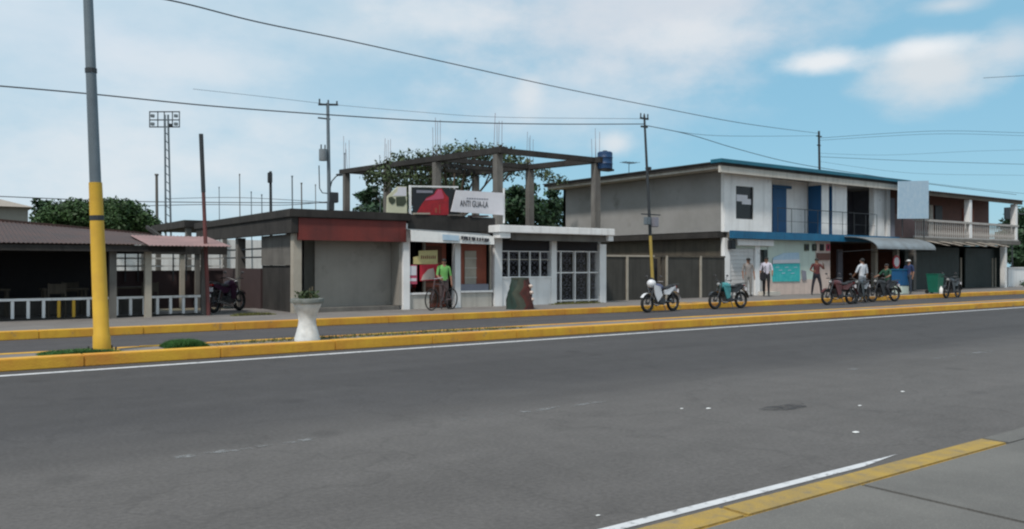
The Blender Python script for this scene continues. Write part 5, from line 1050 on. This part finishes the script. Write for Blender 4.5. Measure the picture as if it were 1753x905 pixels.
# ============================================================ PEOPLE
skinm = [cmat('skin_brown', (.22, .11, .07), .6)]
def person(label, loc, rz, shirt, pants, pose=None, hair=(.012, .010, .010), shoes=(.03, .03, .03), cap=None, sleeves='short', h=1.7):
    J = {'pelvis': ((0, 0, .95), (.10, .15)), 'waist': ((0, 0, 1.10), (.095, .135)), 'chest': ((0, 0, 1.30), (.115, .165)), 'nb': ((-.01, 0, 1.43), (.07, .09)), 'neck': ((0, 0, 1.49), .052), 'head': ((.015, 0, 1.585), (.088, .074)), 'crown': ((.005, 0, 1.655), (.070, .062))}
    for s, n in ((1, 'l'), (-1, 'r')):
        J['sh' + n] = ((-.01, s * .185, 1.39), .058); J['el' + n] = ((-.02, s * .245, 1.12), .043); J['wr' + n] = ((.06, s * .25, .88), .029); J['ha' + n] = ((.085, s * .25, .80), (.022, .038))
        J['hi' + n] = ((0, s * .09, .88), .092); J['kn' + n] = ((.03, s * .10, .49), .062); J['an' + n] = ((-.01, s * .105, .09), .043); J['to' + n] = ((.13, s * .12, .04), .038)
    for k, v in (pose or {}).items(): J[k] = (v, J[k][1])
    E = [('pelvis', 'waist', 's'), ('waist', 'chest', 's'), ('chest', 'nb', 's'), ('nb', 'neck', 'k'), ('neck', 'head', 'k'), ('head', 'crown', 'k')]
    for n in 'lr':
        E += [('nb', 'sh' + n, 's'), ('sh' + n, 'el' + n, 's'), ('el' + n, 'wr' + n, 'k' if sleeves == 'short' else 's'), ('wr' + n, 'ha' + n, 'k'), ('pelvis', 'hi' + n, 'p'), ('hi' + n, 'kn' + n, 'p'), ('kn' + n, 'an' + n, 'p'), ('an' + n, 'to' + n, 'f')]
    names = list(J); idx = {n: i for i, n in enumerate(names)}
    me = bpy.data.meshes.new('sk'); me.from_pydata([J[n][0] for n in names], [(idx[a], idx[b]) for a, b, c in E], []); o = bpy.data.objects.new('sk', me); C.objects.link(o)
    o.modifiers.new('s', 'SKIN'); 
    for i, n in enumerate(names):
        r = J[n][1]; r = (r, r) if not isinstance(r, tuple) else r; me.skin_vertices[0].data[i].radius = (r[1], r[0]) if n in ('x',) else (r[0], r[1]); me.skin_vertices[0].data[i].use_root = (n == 'pelvis')
    sb = o.modifiers.new('u', 'SUBSURF'); sb.levels = 2; sb.render_levels = 2
    bpy.context.view_layer.update(); ev = bpy.data.meshes.new_from_object(o.evaluated_get(bpy.context.evaluated_depsgraph_get())); bpy.data.objects.remove(o)
    mb = MB(); vs = [v.co.copy() for v in ev.vertices]; fs = [tuple(p.vertices) for p in ev.polygons]; mi = {'s': 0, 'p': 1, 'k': 2, 'f': 3}
    segs = [(Vector(J[a][0]), Vector(J[b][0]), mi[c]) for a, b, c in E]
    ms = []
    for p in ev.polygons:
        c = p.center; best = (9, 0)
        for a, b, m in segs:
            d = b - a; t_ = max(0, min(1, (c - a).dot(d) / d.length_squared)); q_ = (c - (a + d * t_)).length
            if q_ < best[0]: best = (q_, m)
        ms.append(best[1])
    mb.add(vs, fs); mb.m = ms
    for n, s in (('l', 1), ('r', -1)):      # fingers and thumb
        ha = Vector(J['ha' + n][0]); d = (ha - Vector(J['wr' + n][0])).normalized(); sd_ = Vector((1, 0, 0)) if abs(d.x) < .8 else Vector((0, 0, 1)); sd_ = (sd_ - d * sd_.dot(d)).normalized(); cu = d.cross(sd_) * -s
        for k, ln in enumerate((.062, .07, .075, .068)):
            b_ = ha + sd_ * (.028 - k * .019); mb.tube([b_ - d * .01, b_ + d * ln * .55, b_ + d * ln * .9 + cu * .02], [.0095, .009, .007], 6, 2)
        mb.tube([ha - d * .03 + sd_ * .03, ha + d * .0 + sd_ * .055, ha + d * .03 + sd_ * .06], [.011, .010, .008], 6, 2)
    hd = Vector(J['head'][0]); mb.ball(hd + Vector((.092, 0, -.005)), (.018, .012, .022), 6, 2)
    for s in (-1, 1): mb.ball(hd + Vector((-.005, s * .076, 0)), (.018, .010, .03), 6, 2); mb.ball(hd + Vector((.078, s * .03, .018)), (.010, .013, .009), 6, 3)
    mb.ball(hd + Vector((.078, 0, -.05)), (.010, .024, .007), 6, 1)
    t = thing('person', label, 'person', loc, rz, local=True); t.scale = (h / 1.72,) * 3
    mm = [cmat('cloth_%s' % '_'.join(str(int(v * 100)) for v in c), c, .85) for c in (shirt, pants)] + [skinm[0], cmat('shoe_%d' % int(shoes[0] * 100), shoes, .6)]
    body = mb.build('body', mm, t, smooth=True)
    hr = MB(); hr.ball(hd + Vector((-.022, 0, .045)), (.098, .088, .075), 12); hr.build('hair', cmat('hair_%d' % int(hair[0] * 1000), hair, .7), t, smooth=True)
    if cap: cp = MB(); cp.ball(hd + Vector((-.005, 0, .07)), (.105, .095, .06), 12); cp.box(hd.x + .06, hd.x + .19, -.06, .06, hd.z + .055, hd.z + .068); cp.build('cap', cmat('cap_%d' % int(cap[0] * 100), cap, .7), t)
    return t
toCam = VA + math.pi
yk = .15
x, y = at(1312, 22.6); person('man in pale shirt and black trousers walking past the banner', (x, y, .15), VA + R(160), (.50, .48, .56), (.012, .012, .016), {'knl': (.06, .09, .49), 'anl': (.10, .1, .09), 'tol': (.24, .11, .04), 'anr': (-.14, -.1, .10), 'tor': (0, -.11, .04), 'wrl': (.16, .25, .95), 'hal': (.22, .25, .92)}, h=1.76)
bg_ = thing('shoulder_bag', 'dark bag carried by the man in pale shirt', 'bag', (x - .24, y - .05, .85)); MB().rbox(x - .36, x - .2, y - .18, y + .1, .85, 1.22, .04).build('pouch', 'bag', bg_); MB().tube([(x - .28, y - .16, 1.2), (x - .12, y - .05, 1.5), (x - .28, y + .08, 1.2)], .012, 5).build('strap', 'bag', bg_)
x, y = at(1398, 22.3); person('man in dark red vest with legs apart and one hand raised', (x, y, .15), toCam, (.09, .02, .02), (.012, .012, .02), {'knl': (.02, .18, .49), 'anl': (-.01, .22, .09), 'tol': (.12, .25, .04), 'knr': (.02, -.18, .49), 'anr': (-.01, -.22, .09), 'tor': (.12, -.25, .04), 'ell': (.1, .3, 1.2), 'wrl': (.24, .22, 1.38), 'hal': (.27, .2, 1.45), 'elr': (.02, -.3, 1.16), 'wrr': (.2, -.22, 1.1), 'har': (.26, -.18, 1.11)}, h=1.72)
x, y = at(1476, 19.1); person('man in light grey shirt standing among the parked motorcycles', (x, y, 0), VA + R(25), (.48, .50, .54), (.17, .19, .22), {'ell': (.06, .26, 1.14), 'wrl': (.22, .2, 1.02), 'hal': (.28, .17, 1.0)}, h=1.84, shoes=(.35, .35, .36))
x, y = at(1556, 20.6); person('person in navy shirt and white cap beside the blue cooler', (x, y, .15), VA + R(120), (.015, .03, .09), (.03, .04, .06), {'elr': (.08, -.25, 1.15), 'wrr': (.26, -.2, 1.1), 'har': (.33, -.18, 1.1)}, h=1.66, cap=(.6, .6, .6))
x, y = at(1281, 23.1); person('person in grey clothes and black cap by the white shutter', (x, y, .15), toCam, (.22, .20, .19), (.20, .19, .18), h=1.72, cap=(.02, .02, .02))
x, y = at(760, 22.0); person('person in lime green shirt standing by the small shop door', (x, y, .15), VA + R(200), (.13, .34, .09), (.07, .05, .05), {'wrr': (.24, -.18, 1.0), 'elr': (.05, -.25, 1.13), 'har': (.31, -.15, 1.0)}, h=1.6)
x, y = at(1515, 18.6)
seat = {'pelvis': (0, 0, .86), 'waist': (.02, 0, 1.02), 'chest': (.05, 0, 1.22), 'nb': (.06, 0, 1.35), 'neck': (.08, 0, 1.41), 'head': (.1, 0, 1.5), 'crown': (.09, 0, 1.57)}
for s, n in ((1, 'l'), (-1, 'r')):
    seat.update({'sh' + n: (.06, s * .18, 1.31), 'el' + n: (.22, s * .27, 1.12), 'wr' + n: (.42, s * .28, 1.05), 'ha' + n: (.48, s * .28, 1.04), 'hi' + n: (.03, s * .1, .84), 'kn' + n: (.36, s * .22, .62), 'an' + n: (.18, s * .24, .22 if n == 'l' else .22), 'to' + n: (.30, s * .25, .17)})
person('rider in dark green shirt sitting on the black motorcycle', (x + .22, y, 0), math.pi - R(6), (.012, .06, .035), (.02, .02, .025), seat)

# ============================================================ SMALL STREET THINGS
q = Vector((Xat(1541, 20.9), 20.9, .15)); t = thing('drinks_cooler', 'blue drinks cooler on a pale green stand beside the man in navy', 'cooler', q)
MB().rbox(q.x - .3, q.x + .34, q.y - .25, q.y + .25, .15, .55, .02).build('stand', 'mint', t); MB().rbox(q.x - .32, q.x + .36, q.y - .27, q.y + .27, .551, 1.28, .03).build('cabinet', 'blue', t); MB().rbox(q.x - .34, q.x + .38, q.y - .29, q.y + .29, 1.281, 1.35, .02).build('lid', 'bluefascia', t)
q = P(1535, 448, 22.3); t = thing('round_sign', 'round pink and white sign hanging under the curved awning', 'sign', q); MB().tube([q, q + Vector((0, .04, 0))], .33, 24).build('disc', 'bright_red', t); MB().tube([q + Vector((0, -.008, 0)), q + Vector((0, -.001, 0))], .24, 24).build('print', 'signwhite', t); MB().tube([q + Vector((0, .02, .3)), (q.x, 22.3, 2.75)], .01, 5).build('hanger', 'dark_steel', t)
q = Vector((Xat(1601, 20.2), 20.2, .15)); t = thing('green_bin', 'tall emerald green bin on the pavement left of the lone black motorcycle', 'bin', q)
MB().add([q + Vector((sx * w, sy * d, z)) for z, w, d in ((.06, .22, .22), (.92, .29, .29)) for sx, sy in ((-1, -1), (1, -1), (1, 1), (-1, 1))], [(3, 2, 1, 0), (4, 5, 6, 7), (0, 1, 5, 4), (1, 2, 6, 5), (2, 3, 7, 6), (3, 0, 4, 7)]).build('body', 'bin', t)
MB().rbox(q.x - .31, q.x + .31, q.y - .32, q.y + .32, 1.07, 1.12, .02).build('lid', 'bin', t)
for sx in (-1, 1): MB().tube([(q.x + sx * .2, q.y + .29, .24), (q.x + sx * .26, q.y + .29, .24)], .09, 12).build('wheel', 'rubber', t)
q = Vector((Xat(1609, 20.0), 19.95, .15)); t = thing('white_bottle', 'small white jug beside the green bin', 'jug', q); MB().lathe([(.10, 0), (.11, .05), (.11, .22), (.05, .30), (.04, .34)], q, 12).build('body', 'whitep2', t, smooth=True); MB().lathe([(.045, .341), (.045, .37)], q, 8).build('cap', 'signwhite', t)
for (a, b_, y_, m, lb) in ((772, 800, 379, 'conc', 'grey board lying on the parapet below the white billboard'), (712, 738, 381, 'palepost', 'pale board lying on the parapet below the black billboard'), (806, 838, 377, 'dark2', 'dark red-brown plank on the parapet below the white billboard')):
    x_ = Xat(a, 22.3); z_ = 3.1; t = thing('roof_board', lb, 'board', (x_, 22.45, z_)); MB().bar((x_, 22.42, z_ + .03), (Xat(b_, 22.3), 22.44, z_ + .05), .16, .05).build('plank', m, t)
# loose weeds and debris along the far kerb
for k, (a, b_) in enumerate(((395, 470), (940, 1030))):
    grass('weed_strip', ['low weeds along the plinth between planter and shed', 'low dry weeds at the foot of the gate and pillar'][k], Xat(a, 22.3), Xat(b_, 22.3), 22.15, 22.4, 700, .09, 'weed', z=.15)
print('objects', len(bpy.data.objects))
for o in bpy.data.objects:
    if '_o' in o: del o['_o']
